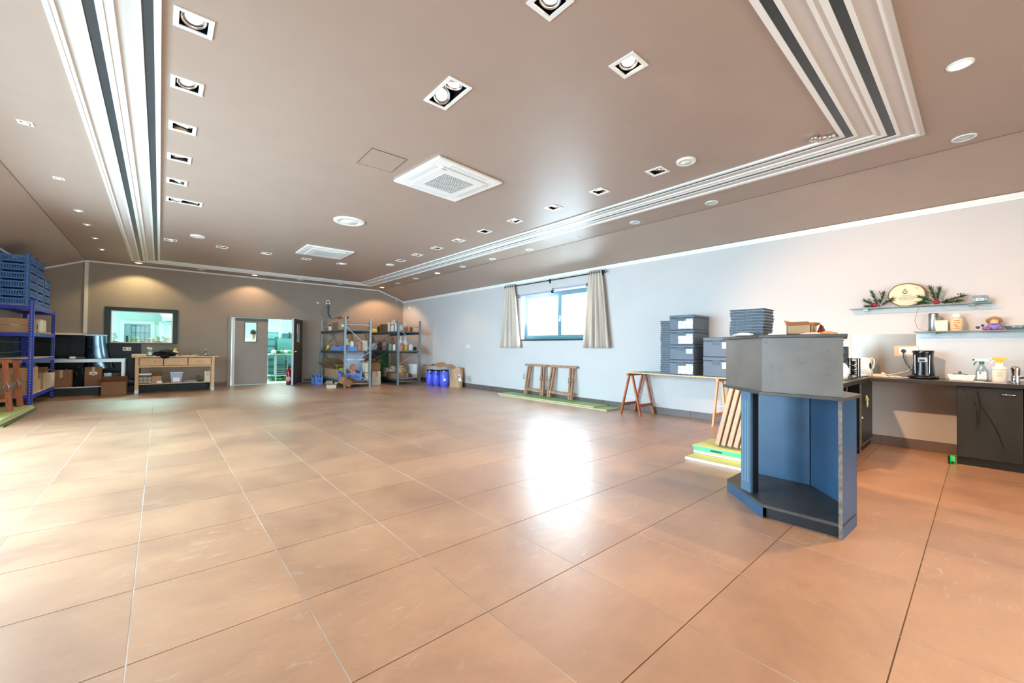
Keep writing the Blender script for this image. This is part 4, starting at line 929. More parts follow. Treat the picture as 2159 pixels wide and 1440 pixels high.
b = B().prism([(6.36, y+.06), (6.44, y+.05), (6.47, y+.25), (6.38, y+.27)], ZC+.001, ZC+.003).prism([(6.42, y+.22), (6.5, y+.2), (6.52, y+.34), (6.44, y+.36)], ZC+.0035, ZC+.005)
solo(b, 'paper_sheet', m_plast, 'white papers lying on the worktop before the spray bottles', 'paper')
# green door stop on the floor
p = onZ(2009, 978, 0)
t = thing('tape_measure', 'bright green and black tape case on the floor by the cabinet', 'tape measure', (p.x, p.y, 0))
B().box(p.x-.03, p.x+.05, p.y-.018, p.y+.022, .001, .085).build('case', mat('vivid_green', (34, 196, 84), .35), t, .012)
B().box(p.x-.034, p.x+.04, p.y+.022, p.y+.034, .001, .083).box(p.x-.033, p.x-.029, p.y-.012, p.y+.012, .01, .03).build('grip', m_black, t)

# ---- glass shelves
def glass_shelf(pa, pb, xf, nm, lab, yend=None):
    a = onX(*pa, xf); y1 = onX(*pb, xf).y if yend is None else yend
    t = thing('glass_shelf', lab, 'shelf', (WR, a.y, a.z)); z = a.z
    B().box(xf, WR-.002, y1, a.y, z-.010, z).build('glass_board', m_tint, t); B().box(xf-.001, xf+.003, y1, a.y, z-.010, z).build('glass_edge', mat('glass_edge', (128, 140, 136), .2), t)
    for yy in (a.y-.15, y1+.15): B().box(WR-.09, WR-.002, yy-.025, yy+.025, z-.03, z-.011).build('shelf_clamp', m_steel, t, .003)
    return z, a.y, y1
XS = 6.72
z1, ya, yb = glass_shelf((1790, 651), (2092, 637.5), XS, '', 'upper frosted glass shelf carrying the wood slice and fir sprigs')
z2, yc, yd = glass_shelf((1926, 699), (2159, 700), XS, '', 'lower frosted glass shelf carrying the tin, candle and doll', yend=-1.0)
def yat(px_, x=6.79): return onX(px_, 650, x).y
# wood slice
yc_ = yat(1910.5); t = thing('wood_slice', 'oval slice of tree trunk with burnt flame emblem leaning on the wall', 'wood slice', (6.85, yc_, z1), 0)
Rt = Ry(-.16); c = Vector((6.825, yc_, z1+.141))
n = 40; rr = random.Random(4); prof = [1+rr.uniform(-.02, .02) for _ in range(n)]
def disc(r0, r1, x0, x1, m, nm, par, k=1):
    V = []; 
    for x, r in ((x0, r0), (x1, r1)):
        V += [c+Rt @ Vector((x, .168*r*math.cos(2*PI*i/n)*(prof[i] if k else 1), .139*r*math.sin(2*PI*i/n)*(prof[i] if k else 1))) for i in range(n)]
    return B().add(V, [(i, (i+1) % n, n+(i+1) % n, n+i) for i in range(n)]+[tuple(range(n))[::-1], tuple(range(n, 2*n))]).build(nm, m, par)
disc(1, 1, 0, .025, mat('bark', (128, 88, 58), .9, var=.5, scale=40, bump=.5), 'bark', t)
fc = disc(.93, .93, -.0015, .002, mat('cut_wood', (226, 206, 172), .6, var=.06, scale=14), 'cut_face', t)
def onface(u, v): return c+Rt @ Vector((-.0025, u, v))
ink = mat('burnt_ink', (60, 50, 44), .7)
b = B()
fl_ = [(0, .055), (-.010, .038), (-.020, .022), (-.024, .008), (-.018, -.004), (0, -.010), (.018, -.004), (.024, .008), (.020, .022), (.010, .038)]
for (k_, a0, a1) in ((1, 1, .80), (2, .62, .42)):
    for i in range(10): p, q = fl_[i], fl_[(i+1) % 10]; b.add([onface(.012+p[0]*a0, .022+p[1]*a0), onface(.012+q[0]*a0, .022+q[1]*a0), onface(.012+q[0]*a1, .022+.006+q[1]*a1-.006*a1), onface(.012+p[0]*a1, .022+.006+p[1]*a1-.006*a1)], [(0, 1, 2, 3)])
for i, (z, w) in enumerate(((-.010, .045), (-.028, .07), (-.040, .075), (-.052, .068), (-.064, .05))):
    u = -w
    while u < w-.004:
        l_ = .006+.010*((int(u*1000)*7+i*3) % 5)/5; b.add([onface(u, z), onface(min(u+l_, w), z), onface(min(u+l_, w), z+.0045), onface(u, z+.0045)], [(0, 1, 2, 3)]); u += l_+.004
u0 = -.095
for k_ in range(8): a = 2*PI*k_/8; b.add([onface(u0+.013*math.cos(a), .075+.010*math.sin(a)), onface(u0+.013*math.cos(a+.8), .075+.010*math.sin(a+.8)), onface(u0+.010*math.cos(a+.8), .075+.008*math.sin(a+.8)), onface(u0+.010*math.cos(a), .075+.008*math.sin(a))], [(0, 1, 2, 3)])
b.build('burnt_emblem', ink, fc)['kind'] = 'stuff'
m_berry = mat('berry_red', (150, 16, 30), .25, coat=.3)
def sprig(y, z, lab, seed, dirs, ballpos):
    t = thing('fir_sprig', lab, 'decoration', (6.80, y, z)); r_ = random.Random(seed); nd = B(); tw = B(); br = B()
    for (dy, dz, L) in dirs:
        o = Vector((6.80, y, z+.015)); d = Vector((r_.uniform(-.15, .15), dy, dz)).normalized()
        tw.tube([o, o+d*L*.5, o+d*L], .002, 5)
        for k_ in range(int(L*900)):
            q = o+d*L*(.2+.8*r_.random()); nn = (d*.9+Vector((r_.uniform(-1, 1), r_.uniform(-1, 1), r_.uniform(-1, 1)))*.7).normalized()*.058; s_ = nn.cross(Vector((.3, .5, .8))).normalized()*.0028
            nd.add([q-s_, q+s_, q+nn], [(0, 1, 2)])
    nd.build('needles', m_green, t)['kind'] = 'stuff'; tw.build('twigs', mat('twig', (92, 60, 40), .8), t)
    for k_ in range(13):
        d = dirs[k_ % len(dirs)]; q = Vector((6.765+r_.uniform(-.02, .02), y+d[0]*d[2]*r_.uniform(.1, .8)+r_.uniform(-.02, .02), z+.03+max(0, d[1])*d[2]*r_.uniform(.3, 1))); br.ell(q, (.008, .008, .008), 8, 6)
    br.build('berries', m_berry, t)['kind'] = 'stuff'
    B().ell((6.765, y+ballpos[0], z+ballpos[1]), (.027, .027, .027), 16, 10).build('bauble', m_berry, t)
sprig(yat(1853), z1, 'fir sprig with red berries and bauble left of the wood slice', 1, ((.9, .55, .16), (.35, 1, .19), (-.3, 1, .17), (1, .1, .13), (-.9, .6, .15)), (.035, .035))
sprig(yat(1975), z1, 'fir sprig with red berries and bauble right of the wood slice', 2, ((.9, .6, .17), (.25, 1, .19), (-.15, 1, .18), (-1, .35, .23), (-1, .1, .2), (.8, .1, .15)), (.0, .026))
b = B().tube([(6.76, yat(1975), z1+.04), (6.745, yat(1955), z1+.01), (6.735, yat(1945), z1+.004), (6.712, yat(1940), z1-.02), (6.71, yat(1934), z1-.10), (6.72, yat(1930), z1-.18), (6.74, yat(1935), z2+.04), (6.75, yat(1948), z2+.008), (6.75, yat(1975), z2+.006)], .0022, 6)
solo(b, 'fairy_light_wire', mat('wire_brown', (150, 110, 84), .6), 'thin wire hanging from the upper to the lower glass shelf', 'wire')
y = yat(2067); t = thing('glass_tealight', 'round glass tealight holder with winter scene on upper shelf', 'candle holder', (6.8, y, z1))
B().lathe([(.04, 0), (.058, .012), (.064, .04), (.06, .068), (.052, .078), (.050, .078)], (6.8, y, z1), 24).build('glass', m_clear, t)
B().lathe([(.062, .012), (.066, .03), (.066, .045)], (6.8, y, z1), 24).build('painted_band', mat('painted_band', (226, 236, 238), .4, var=.9, scale=50, c2=(70, 130, 150)), t)
y = yat(1968); bottle((6.79, y, z2), [(.042, 0), (.044, .003), (.044, .19), (.040, .196)], m_steel, 'tall brushed silver tin on the lower glass shelf', 'tin', cap=[(.042, .19), (.043, .205), (.03, .21), (0, .212)], capm=m_steel, name='tin')
y = yat(1985.5); t = thing('pillar_candle', 'square cream pillar candle on the lower glass shelf', 'candle', (6.8, y, z2)); B().box(6.75, 6.85, y-.048, y+.048, z2+.001, z2+.125).build('wax', mat('wax', (240, 222, 186), .5, sub=.2), t, .006); B().cyl((6.8, y, z2+.125), (6.8, y, z2+.135), .002, n=6).build('wick', m_black, t)
y = yat(2016.5); t = bottle((6.8, y, z2), [(.046, 0), (.052, .004), (.052, .13), (.046, .146), (.028, .152), (.028, .16)], mat('sauce_beige', (230, 196, 158), .35), 'beige plastic bottle with white cap and printed label on the shelf', 'bottle', cap=[(.034, .158), (.035, .19), (.03, .194), (0, .194)])
f = B()
for (u, z, w, h) in ((-.0, .115, .022, .012), (.0, .090, .026, .010), (.006, .066, .018, .012), (-.006, .046, .016, .010), (.0, .028, .024, .008)): f.box(-.0545, -.0535, u-w, u+w, z-h/2, z+h/2)
f.build('printed_label', mat('print_dark_orange', (110, 52, 30), .5, var=.9, scale=70, c2=(232, 140, 50)), t, local=True)
y = yat(2096); t = thing('doll', 'small seated doll with straw hat and purple dress on the lower shelf', 'doll', (6.8, y, z2))
B().ell((6.8, y, z2+.045), (.04, .055, .045), 16, 10, .08, 1, flat=-.98).build('dress', mat('dress_purple', (140, 120, 180), .8), t)
B().ell((6.785, y, z2+.090), (.03, .034, .030), 14, 10).build('head', mat('doll_face', (226, 176, 140), .7), t)
B().lathe([(.062, -.004), (.058, .006), (.036, .012), (.032, .032), (.0, .038)], (6.805, y, z2+.108), 22, Ry(.55)).build('hat', mat('straw', (206, 160, 110), .9, var=.3, scale=60), t)
for s in (-1, 1): B().ell((6.765, y+s*.042, z2+.02), (.03, .016, .018), 10, 7).build('shoe', mat('shoe_mauve', (160, 100, 150), .6), t)
B().box(6.758, 6.763, y-.02, y+.02, z2+.060, z2+.072).build('bow', mat('bow_blue', (70, 60, 150), .6), t)
y = yat(2073); t = thing('small_figurine', 'tiny purple and white figurine left of the doll', 'figurine', (6.8, y, z2)); B().ell((6.8, y-.012, z2+.022), (.02, .024, .022), 12, 8).build('body', MATS['shoe_mauve'], t); B().ell((6.795, y+.005, z2+.055), (.014, .014, .014), 10, 7).ell((6.795, y+.04, z2+.035), (.012, .018, .016), 10, 7).build('head', mat('fig_dark', (70, 60, 90), .6), t)
y = yat(2143); b = B().lathe([(.05, .0), (.06, .003), (.085, .045), (.088, .045), (.066, .006), (0, .006)], (6.8, y, z2), 26); solo(b, 'glass_bowl', m_clear, 'shallow glass bowl at the right end of the lower shelf', 'bowl')

# ================================================================ GALVANISED SHELVING at the far right
def rack(x0, x1, y0, y1, lab, decks=(.20, 1.055, 1.66), grp='galvanised boltless shelving units'):
    t = thing('shelving_unit', lab, 'shelving unit', ((x0+x1)/2, (y0+y1)/2, 0), 0, grp); H = 2.0; w = .055
    for x in (x0, x1):
        for y in (y0, y1):
            p = B().box(x-w/2, x+w/2, y-.004, y+.004, 0, H).box(x-w/2, x-w/2+.004, y, y+.04, 0, H).box(x+w/2-.004, x+w/2, y, y+.04, 0, H).build('post', m_galv, t)
            if y == y0:
                s_ = B()
                for k_ in range(38): s_.box(x-.012, x-.006, y-.0055, y-.0035, .06+k_*.05, .085+k_*.05).box(x+.006, x+.012, y-.0055, y-.0035, .06+k_*.05, .085+k_*.05)
                s_.build('slots', mat('slot_dark', (50, 58, 62), .6), p)['kind'] = 'stuff'
    for z in decks:
        for x, nm in ((x0, 'beam'), (x1, 'beam')): B().box(x-.02, x+.02, y0+.03, y1-.03, z-.09, z-.012).build(nm, m_galvd, t, .004)
        B().box(x0-.02, x1+.02, y0+.01, y1-.01, z-.012, z).build('deck', mat('deck_grey', (138, 148, 150), .5), t)
        B().box(x0+.03, x1-.03, y0-.0, y0+.02, z-.05, z-.012).build('deck_lip', m_galvd, t)
    for y in (y0, y1):
        for x0_, z0_, x1_, z1_ in ((x0, 1.80, x1, 1.80), (x0, 1.76, x1, 1.07), (x1, 1.02, x0, .62), (x0, .60, x1, .12), (x0, .10, x1, .10)):
            B().bar((x0_, y, z0_), (x1_, y, z1_), .022, .012, (0, 1, 0)).build('brace', m_galv, t)
    for z0_, z1_, ya_, yb_ in ((1.08, 1.60, y1-.1, y0+.5), (1.0, .45, y1-.1, y0+.4)):
        B().bar((x0, ya_, z0_), (x0, yb_, z1_), .02, .012, (1, 0, 0)).build('brace', m_galv, t)
    return t
AX0, AX1, AY0, AY1 = 3.975, 4.70, 11.80, 14.05
BX0, BX1, BY0, BY1 = 5.57, 6.31, 11.78, 14.05
rack(AX0, AX1, AY0, AY1, 'galvanised shelving unit by the door, cluttered with boxes and blue crates')
rack(BX0, BX1, BY0, BY1, 'galvanised shelving unit in the far right corner, full of bags')
DA = (.201, 1.056, 1.661)
def pxbox(px0, px1, py0, yplane, z0, depth):   # box seen between px0..px1 with top at py0, front plane Y=yplane
    if isinstance(yplane, tuple):
        X_ = yplane[1]; return X_, X_+depth, onX(px1, py0, X_).y, onX(px0, py0, X_).y, z0, onX((px0+px1)/2, py0, X_).z
    a = onY(px0, py0, yplane+(depth if px0 > 345 else 0)); b_ = onY(px1, py0, yplane); a.x = min(a.x, b_.x-.05) if a.x < b_.x-.05 else onY(px0, py0, yplane).x; return a.x, b_.x, yplane, yplane+depth, z0, onY((px0+px1)/2, py0, yplane).z
def pxc(px0, px1, py0, yp, z0, dep, lab, **kw): return carton(*pxbox(px0, px1, py0, yp, z0, dep), lab, **kw)
def crate(x0, x1, y0, y1, z0, h, lab, grp=None, m=None, proto=None, rz=0):
    m = m or m_bluel; w, d = (x1-x0)/2, (y1-y0)/2
    loc = ((x0+x1)/2, (y0+y1)/2, z0)
    if proto is not None:
        return dup(proto, loc, rz, lab)
    t = thing('plastic_crate', lab, 'crate', loc, rz, grp); e = .006
    b = B().box(-w, w, -d, d, 0, .006)
    for sx in (-1, 1):
        for sy in (-1, 1):
            b.box(sx*w, sx*(w-.05), sy*d, sy*(d-.012), 0, h).box(sx*w, sx*(w-.012), sy*d, sy*(d-.05), 0, h)
    b.build('corner_posts', m, t, local=True)
    for ax, L, P_ in ((0, w, d), (1, d, w)):
        for s in (-1, 1):
            c = B(); hh = h*.72
            def bb(u0, u1, z0_, z1_, th=.008):
                if ax == 0: c.box(u0, u1, s*P_, s*(P_-th), z0_, z1_)
                else: c.box(s*P_, s*(P_-th), u0, u1, z0_, z1_)
            bb(-L+.05, L-.05, .006, h*.16); bb(-L+.05, L-.05, h*.30, h*.38); bb(-L+.05, L-.05, hh-.03, hh, .014)
            k_ = -L+.05
            while k_ < L-.05: bb(k_, min(k_+.014, L-.05), h*.16, hh-.03); k_ += .030
            if ax == 0: c.add([(-L+.05, s*P_, hh), (-L+.09, s*P_, hh), (-L+.05, s*P_, h)], [(0, 1, 2), (2, 1, 0)]).add([(L-.05, s*P_, hh), (L-.09, s*P_, hh), (L-.05, s*P_, h)], [(0, 1, 2), (2, 1, 0)])
            c.build('side_wall', m, t, local=True)
    return t
m_bag = mat('bag_brown', (176, 122, 86), .8, var=.2, scale=12, bump=.3); m_bagw = mat('bag_white', (222, 226, 234), .5, var=.1, scale=14); m_bagd = mat('bag_black', (14, 14, 15), .25, bump=.5, scale=18)
def blob(px0, px1, py0, py1, yp, z0, lab, m, name='bag', cat='bag', noise=.25, seed=0, dep=None, spout=False, grp=None):
    if isinstance(yp, tuple): yp = onX((px0+px1)/2, py1, yp[1]).y
    a, c = onY(px0, py0, yp), onY(px1, py1, yp); r = (c.x-a.x)/2; zt = onY((px0+px1)/2, py0, yp).z; h = zt-z0; rz_ = h/1.75
    d = dep or r*.8
    rr = random.Random(seed*7+1); n = 16; cxx, cyy = (a.x+c.x)/2, yp+d*.6
    pr = [(.80, 0), (.96, .05), (1.0, .22), (.98, .42), (.86, .60), (.62, .74), (.34, .84), (.30, .88), (.52, 1.0)] if spout else [(.82, 0), (.98, .06), (1.0, .28), (.97, .52), (.90, .72), (.72, .88), (.40, .97), (0, 1.0)]
    ph = [rr.random()*6 for _ in range(4)]; V = []
    for q, zz in pr:
        for i in range(n):
            t = 2*PI*i/n; sq = 1/max(abs(math.cos(t))**4+abs(math.sin(t))**4, .01)**.25
            k = q*(1+noise*.35*math.sin(3*t+ph[0]+zz*4)+noise*.5*(rr.random()-.5))*(1+.12*(sq-1)*3)*.94
            V.append((cxx+r*k*math.cos(t)+r*noise*.3*zz*math.sin(ph[1]), cyy+d*k*math.sin(t), z0+h*min(1, max(0, zz+(noise*.12*math.sin(2*t+ph[2]) if 0 < zz else 0)))))
    b = B().add(V, [(k_*n+i, k_*n+(i+1) % n, (k_+1)*n+(i+1) % n, (k_+1)*n+i) for k_ in range(len(pr)-1) for i in range(n)]+[tuple(range(n))[::-1]])
    return solo(b, name, m, lab, cat, grp)
y0 = AY0+.10
# unit by the door: top deck
yq = onX(696, 690, AX0+.12).y
bottle((AX0+.12, yq, DA[2]), [(.045, 0), (.045, .12), (.02, .15), (.02, .16)], m_plast, 'small white bottle with black cap on top of the left shelving unit', cap=[(.022, .15), (.022, .20), (0, .2)], capm=m_black)
pxc(700, 712, 680, ('x', AX0+.04), DA[2], .25, 'small brown carton with torn front on top of the left shelving unit', m=m_card2)
pxc(713.5, 733, 672, 11.95, DA[2], .45, 'open carton with white stickers on top of the left shelving unit', open_=True, label_=('y', -.08, .1, .06, .07), flap=.3)
# middle deck
crate(4.02, 4.30, 12.26, 13.2, DA[1], .15, 'blue crate with tall slots on the middle deck of the left unit', 'blue crates on the galvanised shelving')
x0, x1 = onY(727, 730, 12.0).x, onY(750, 730, 12.0).x
cr0 = crate(x0, x1, 11.88, 12.20, DA[1], .16, 'blue crate filled with greenish bags on the middle deck', 'blue crates on the galvanised shelving')
blob(728, 738, 714, 724, 11.93, DA[1]+.01, 'pale greenish plastic bag standing in the blue crate', mat('bag_greenish', (206, 216, 190), .6), seed=3, spout=True)
blob(738, 748, 718, 726, 11.93, DA[1]+.01, 'second pale bag in the blue crate on the middle deck', mat('bag_greenish', (206, 216, 190), .6), seed=5)
blob(738, 746, 706, 718, 12.35, DA[1]+.02, 'dark bundle rising behind the blue crate', m_card2, seed=6, name='bundle', cat='bag')
blob(751, 764, 716, 735, 11.9, DA[1], 'crumpled brown paper bag on the middle deck of the left unit', m_bag, seed=4, name='paper_bag')
blob(703, 712, 716, 726, ('x', 4.12), DA[1]+.01, 'small brown bag standing in the slotted blue crate', m_bag, seed=8)
t = pxc(763, 775, 718, 11.95, DA[1], .4, 'cream plastic box with ribbed rim on the middle deck', m=mat('cream_plastic', (226, 206, 182), .5), tape=False, name='plastic_box')
b = B().tube([onX(693, 728, AX0-.03), onX(691, 733, AX0-.035), onX(689, 738, AX0-.03)], .035, 6); solo(b, 'yellow_strap', mat('strap_yellow', (236, 206, 60), .5), 'yellow strap hanging over the middle beam of the left unit', 'strap')
# clear tubs below the middle deck
def tub(px0, px1, py0, py1, yp, z0, lab, dep=.4, m=None, lidm=None, name='storage_tub'):
    a, c = onY(px0, py0, yp), onY(px1, py1, yp); zt = onY((px0+px1)/2, py0, yp).z
    t = thing(name, lab, 'storage box', ((a.x+c.x)/2, yp+dep/2, z0)); e = .03
    B().add([(a.x+e, yp+e, z0), (c.x-e, yp+e, z0), (c.x-e, yp+dep-e, z0), (a.x+e, yp+dep-e, z0), (a.x, yp, zt-.03), (c.x, yp, zt-.03), (c.x, yp+dep, zt-.03), (a.x, yp+dep, zt-.03)], [(3,2,1,0),(0,1,5,4),(1,2,6,5),(2,3,7,6),(3,0,4,7)]).build('body', m or m_clear, t)
    B().box(a.x-.01, c.x+.01, yp-.01, yp+dep+.01, zt-.03, zt).build('lid', lidm or m_plast, t, .006)
    return t, (a.x, c.x, zt)
tub(734, 767, 757, 785, 12.24, DA[0]+.001, 'translucent storage tub with white lid, lower one on the bottom deck', m=mat('tub_blueish', (200, 212, 232), .3, alpha=.7))
tub(733, 767.5, 741, 757, 12.24, onY(750, 757, 12.24).z+.002, 'translucent storage tub with white lid, upper one on the bottom deck', m=mat('tub_blueish', (200, 212, 232), .3, alpha=.7))
# bottom deck
pxc(684, 707, 777, ('x', 4.02), DA[0], .4, 'large open carton with bottles on the bottom deck near the door', open_=True, m=m_card, flap=.35)
for i, (a, c, d_, m, lab) in enumerate(((697, 704, 770, m_bagw, 'white packet lying in the large open carton'), (706, 716, 769, mat('packet_green', (176, 190, 60), .5), 'yellow-green packet lying in the large open carton'), (690, 697, 773, m_chrome, 'silver packet lying in the large open carton'))):
    q = pxbox(a, c, d_, ('x', 4.12), .40, .15); b = B().box(q[0], q[1], q[2], q[3], q[4], max(q[5], q[4]+.05)); solo(b, 'packet', m, lab, 'packet', bevel=.01)
x0, x1 = onY(728, 790, AY0+.08).x, onY(763, 790, AY0+.08).x
crate(x0, x1, AY0+.06, AY0+.38, DA[0], .27, 'large blue crate with brown bags on the bottom deck', 'blue crates on the galvanised shelving', m=m_bluel)
crate(4.02, 4.26, 12.26, 12.54, DA[0], .24, 'narrow blue crate with a sticker at the left post, bottom deck', 'blue crates on the galvanised shelving')
blob(738, 752, 767, 786, AY0+.10, DA[0]+.02, 'crumpled brown bag standing in the large blue crate', m_bag, seed=12, noise=.3)
blob(730, 739, 776, 786, AY0+.10, DA[0]+.02, 'small brown bundle at the left in the large blue crate', m_card2, seed=13)
pxc(763, 777, 786, AY0+.10, DA[0], .30, 'pale carton on the bottom deck at the right post, lower one', m=m_cardw)
pxc(762, 777, 765, AY0+.10, onY(770, 785.5, AY0+.1).z, .29, 'pale open carton on the bottom deck at the right post, upper one', m=m_cardw, open_=True, flap=.3)
t = carton(4.93, 5.20, 12.2, 12.6, 0, .42, 'tall pale carton standing on the floor between the shelving units', m=m_cardw)
t = carton(4.86, 5.16, 12.15, 12.5, .43, .68, 'open brown carton on top of the tall carton between the units', m=m_card2, open_=True, flap=.4)
crate(3.62, 3.86, 13.4, 13.8, 0.0, .28, 'narrow blue crate standing by the left post of the left unit', 'blue crates on the galvanised shelving')
# unit in the corner: top deck
def pot(px0, px1, py0, yp, z0, lab, m, cat='jar', name='jar', cap=None, n=14):
    if isinstance(yp, tuple): yp = onX((px0+px1)/2, py0, yp[1]).y
    a, c = onY(px0, py0, yp), onY(px1, py0, yp); r = (c.x-a.x)/2; h = a.z-z0
    return bottle(((a.x+c.x)/2, yp+r, z0), [(r*.92, 0), (r, h*.05), (r, h*.86), (r*.85, h*.9), (r*.85, h)], m, lab, cat, cap=[(r*.9, h*.88), (r*.9, h), (0, h)] if cap else None, capm=cap, name=name, n=n)
yB = BY0+.15
blob(783, 797, 693, 699, ('x', 5.72), DA[2], 'yellow and green bag lying on top of the corner unit', mat('bag_yellow', (216, 204, 90), .5), seed=21, noise=.1, dep=.1)
pot(797, 801, 688, ('x', 5.68), DA[2], 'dark bottle on top of the corner unit left of the brown bag', m_black, 'bottle', 'bottle')
b = B(); q = pxbox(801, 818, 683, 12.5, DA[2], .35)
pxc(801, 817, 683.5, ('x', 5.62), DA[2], .3, 'pair of brown paper sacks on top of the corner unit', m=m_card2, name='paper_sack', tape=False)
pot(817.5, 825, 680, ('x', 5.68), DA[2], 'white stacked cups on top of the corner unit', m_plast, 'cups', 'cup_stack')
pot(826, 833, 686, ('x', 5.70), DA[2], 'white pot with pale flowers on top of the corner unit', m_plast, 'plant pot', 'flower_pot')
yfl = onX(829.5, 686, 5.70).y+.03
for i, (px_, py_) in enumerate(((828, 680), (831, 677), (826, 682), (833, 682))):
    p = onY(px_, py_, yfl); b = B().ell(p, (.03, .03, .035), 10, 7, .3, i); b.tube([p, (onY(829.5, 690, yfl).x, yfl, DA[2]+.12)], .004, 5); solo(b, 'paper_flower', m_plast, 'white flower head over the white pot, ' + ('second from the left', 'topmost', 'leftmost', 'rightmost')[i], 'flower', 'white flowers on the corner unit')
pot(834, 838, 684, ('x', 5.70), DA[2], 'grey-white cup beside the corner post on the top deck', m_bagw, 'cup', 'cup')
blob(841, 851, 685, 697, 12.2, DA[2], 'white plastic bag on top of the corner unit right of the post', m_bagw, seed=23)
pxc(851, 861.5, 689, 12.0, DA[2], .2, 'orange cardboard box on top of the corner unit', m=mat('orange_box', (206, 110, 48), .6), tape=False)
pot(853, 857, 680, 12.4, DA[2], 'white swan-like vase rising behind the orange box', m_plast, 'vase', 'vase')
pot(866, 871, 690, 12.1, DA[2], 'small brown pot at the right end of the top deck', m_card2)
# middle deck
blob(784, 797, 723, 736, ('x', 5.76), DA[1], 'white plastic bag with black spots on the middle deck', m_bagw, seed=31, noise=.2)
blob(797, 806, 719, 735, ('x', 5.72), DA[1], 'round dark brown bag on the middle deck of the corner unit', mat('bag_darkbrown', (96, 66, 50), .7, var=.2), seed=32, noise=.12)
blob(808, 821, 717, 735, ('x', 5.76), DA[1], 'white plastic bag with brown spots on the middle deck', mat('bag_spotted', (226, 228, 234), .5, var=.7, scale=9, c2=(150, 110, 90)), seed=33, noise=.12, spout=True)
pot(821, 829.5, 724, ('x', 5.70), DA[1], 'glass jar with pale lid on the middle deck', mat('jar_glass', (172, 176, 160), .15), cap=m_galv)
blob(825, 834, 713, 724, ('x', 5.92), DA[1]+.001, 'brown knotted bag above the glass jars', m_bag, seed=34, spout=True)
pot(830, 836, 726, ('x', 5.70), DA[1], 'white jar beside the corner post on the middle deck', m_plast)
blob(842, 850, 709, 727, 12.4, DA[1]+.001, 'white knotted plastic bag on the middle deck, left of two', m_bagw, seed=35, spout=True)
blob(851, 861, 709, 727, 12.4, DA[1]+.001, 'white knotted plastic bag on the middle deck, right of two', m_bagw, seed=36, spout=True)
pot(845, 853, 723, 12.0, DA[1], 'pinkish brown jar wrapped in film on the middle deck', mat('jar_pink', (186, 136, 112), .3))
pot(853.5, 860.5, 725, 12.0, DA[1], 'orange-yellow jar on the middle deck of the corner unit', mat('jar_orange', (232, 168, 56), .25), cap=m_plast)
blob(862, 872, 725, 737, 12.05, DA[1], 'round white bag at the right of the middle deck', m_bagw, seed=37, noise=.08)
blob(872, 879, 731, 737, 12.0, DA[1], 'small dark pouch at the right post on the middle deck', m_black, seed=38, noise=.1, name='pouch')
# bottom deck
blob(789, 807, 775, 800, 12.9, .0, 'black refuse sack on the floor between the shelving units', m_bagd, seed=41, noise=.15, name='refuse_sack', dep=.2)
pxc(809, 815, 775, ('x', 5.64), DA[0], .3, 'white carton standing on the bottom deck of the corner unit', m=m_plast, tape=False)
pxc(816, 836, 786, ('x', 5.61), DA[0], .35, 'brown carton on the bottom deck left of the corner post', m=m_card2)
blob(820, 836, 771, 787, ('x', 5.80), onX(826, 786, 5.61).z+.002, 'pale beige cloth bag lying on the brown carton', mat('bag_pale', (222, 210, 184), .8), seed=42, noise=.2)
pxc(840, 861, 787, 12.0, DA[0], .4, 'pink-brown carton on the bottom deck of the corner unit', m=mat('carton_pink', (206, 156, 128), .8))
pxc(861.5, 880, 789, 12.0, DA[0], .4, 'pink-brown carton at the right on the bottom deck', m=MATS['carton_pink'])
zz = onY(850, 787, 12.0).z
for i in range(4):
    a, c = onY(841+i*.5, 780, 12.05), onY(861-(i % 2)*2-(4 if i == 3 else 0), 780, 12.05); r = (c.x-a.x)/2
    b = B().ell(((a.x+c.x)/2, 12.05+.16, zz+.032+i*.062), (r, .18, .034), 18, 8, .05, i); solo(b, 'flat_sack', mat('sack_tan', (222, 180, 130), .8, var=.1), 'tan flour sack in a flat pile on the corner unit, ' + ('lowest', 'second from below', 'third from below', 'greenish top one')[i], 'sack', 'flat sacks in a pile')
pxc(861.5, 879.5, 767.5, 12.02, onY(870, 789, 12.0).z, .3, 'large white box with torn corner on the bottom deck', m=m_plast, tape=False)
# boards leaning at the far wall
for x0, x1, z1_, m, lab in ((onY(801, 750, 14.1).x, onY(820, 750, 14.1).x, onY(810, 741, 14.1).z, mat('panel_green', (40, 108, 52), .5), 'dark green panel leaning on the far wall between the units'), (onY(786, 750, 14.12).x, onY(800.5, 750, 14.12).x, onY(790, 741, 14.12).z, mat('panel_grey', (70, 72, 80), .6), 'dark grey panel leaning on the far wall between the units')):
    b = B().add([(x0, 14.09, .13), (x1, 14.09, .13), (x1, 14.11, .13), (x0, 14.11, .13), (x0, 14.20, z1_), (x1, 14.20, z1_), (x1, 14.22, z1_), (x0, 14.22, z1_)], [(3,2,1,0),(4,5,6,7),(0,1,5,4),(1,2,6,5),(2,3,7,6),(3,0,4,7)]); b.v = [v-Vector((0, 0, .128 if v.z < .2 else 0)) for v in b.v]
    solo(b, 'leaning_panel', m, lab, 'panel')
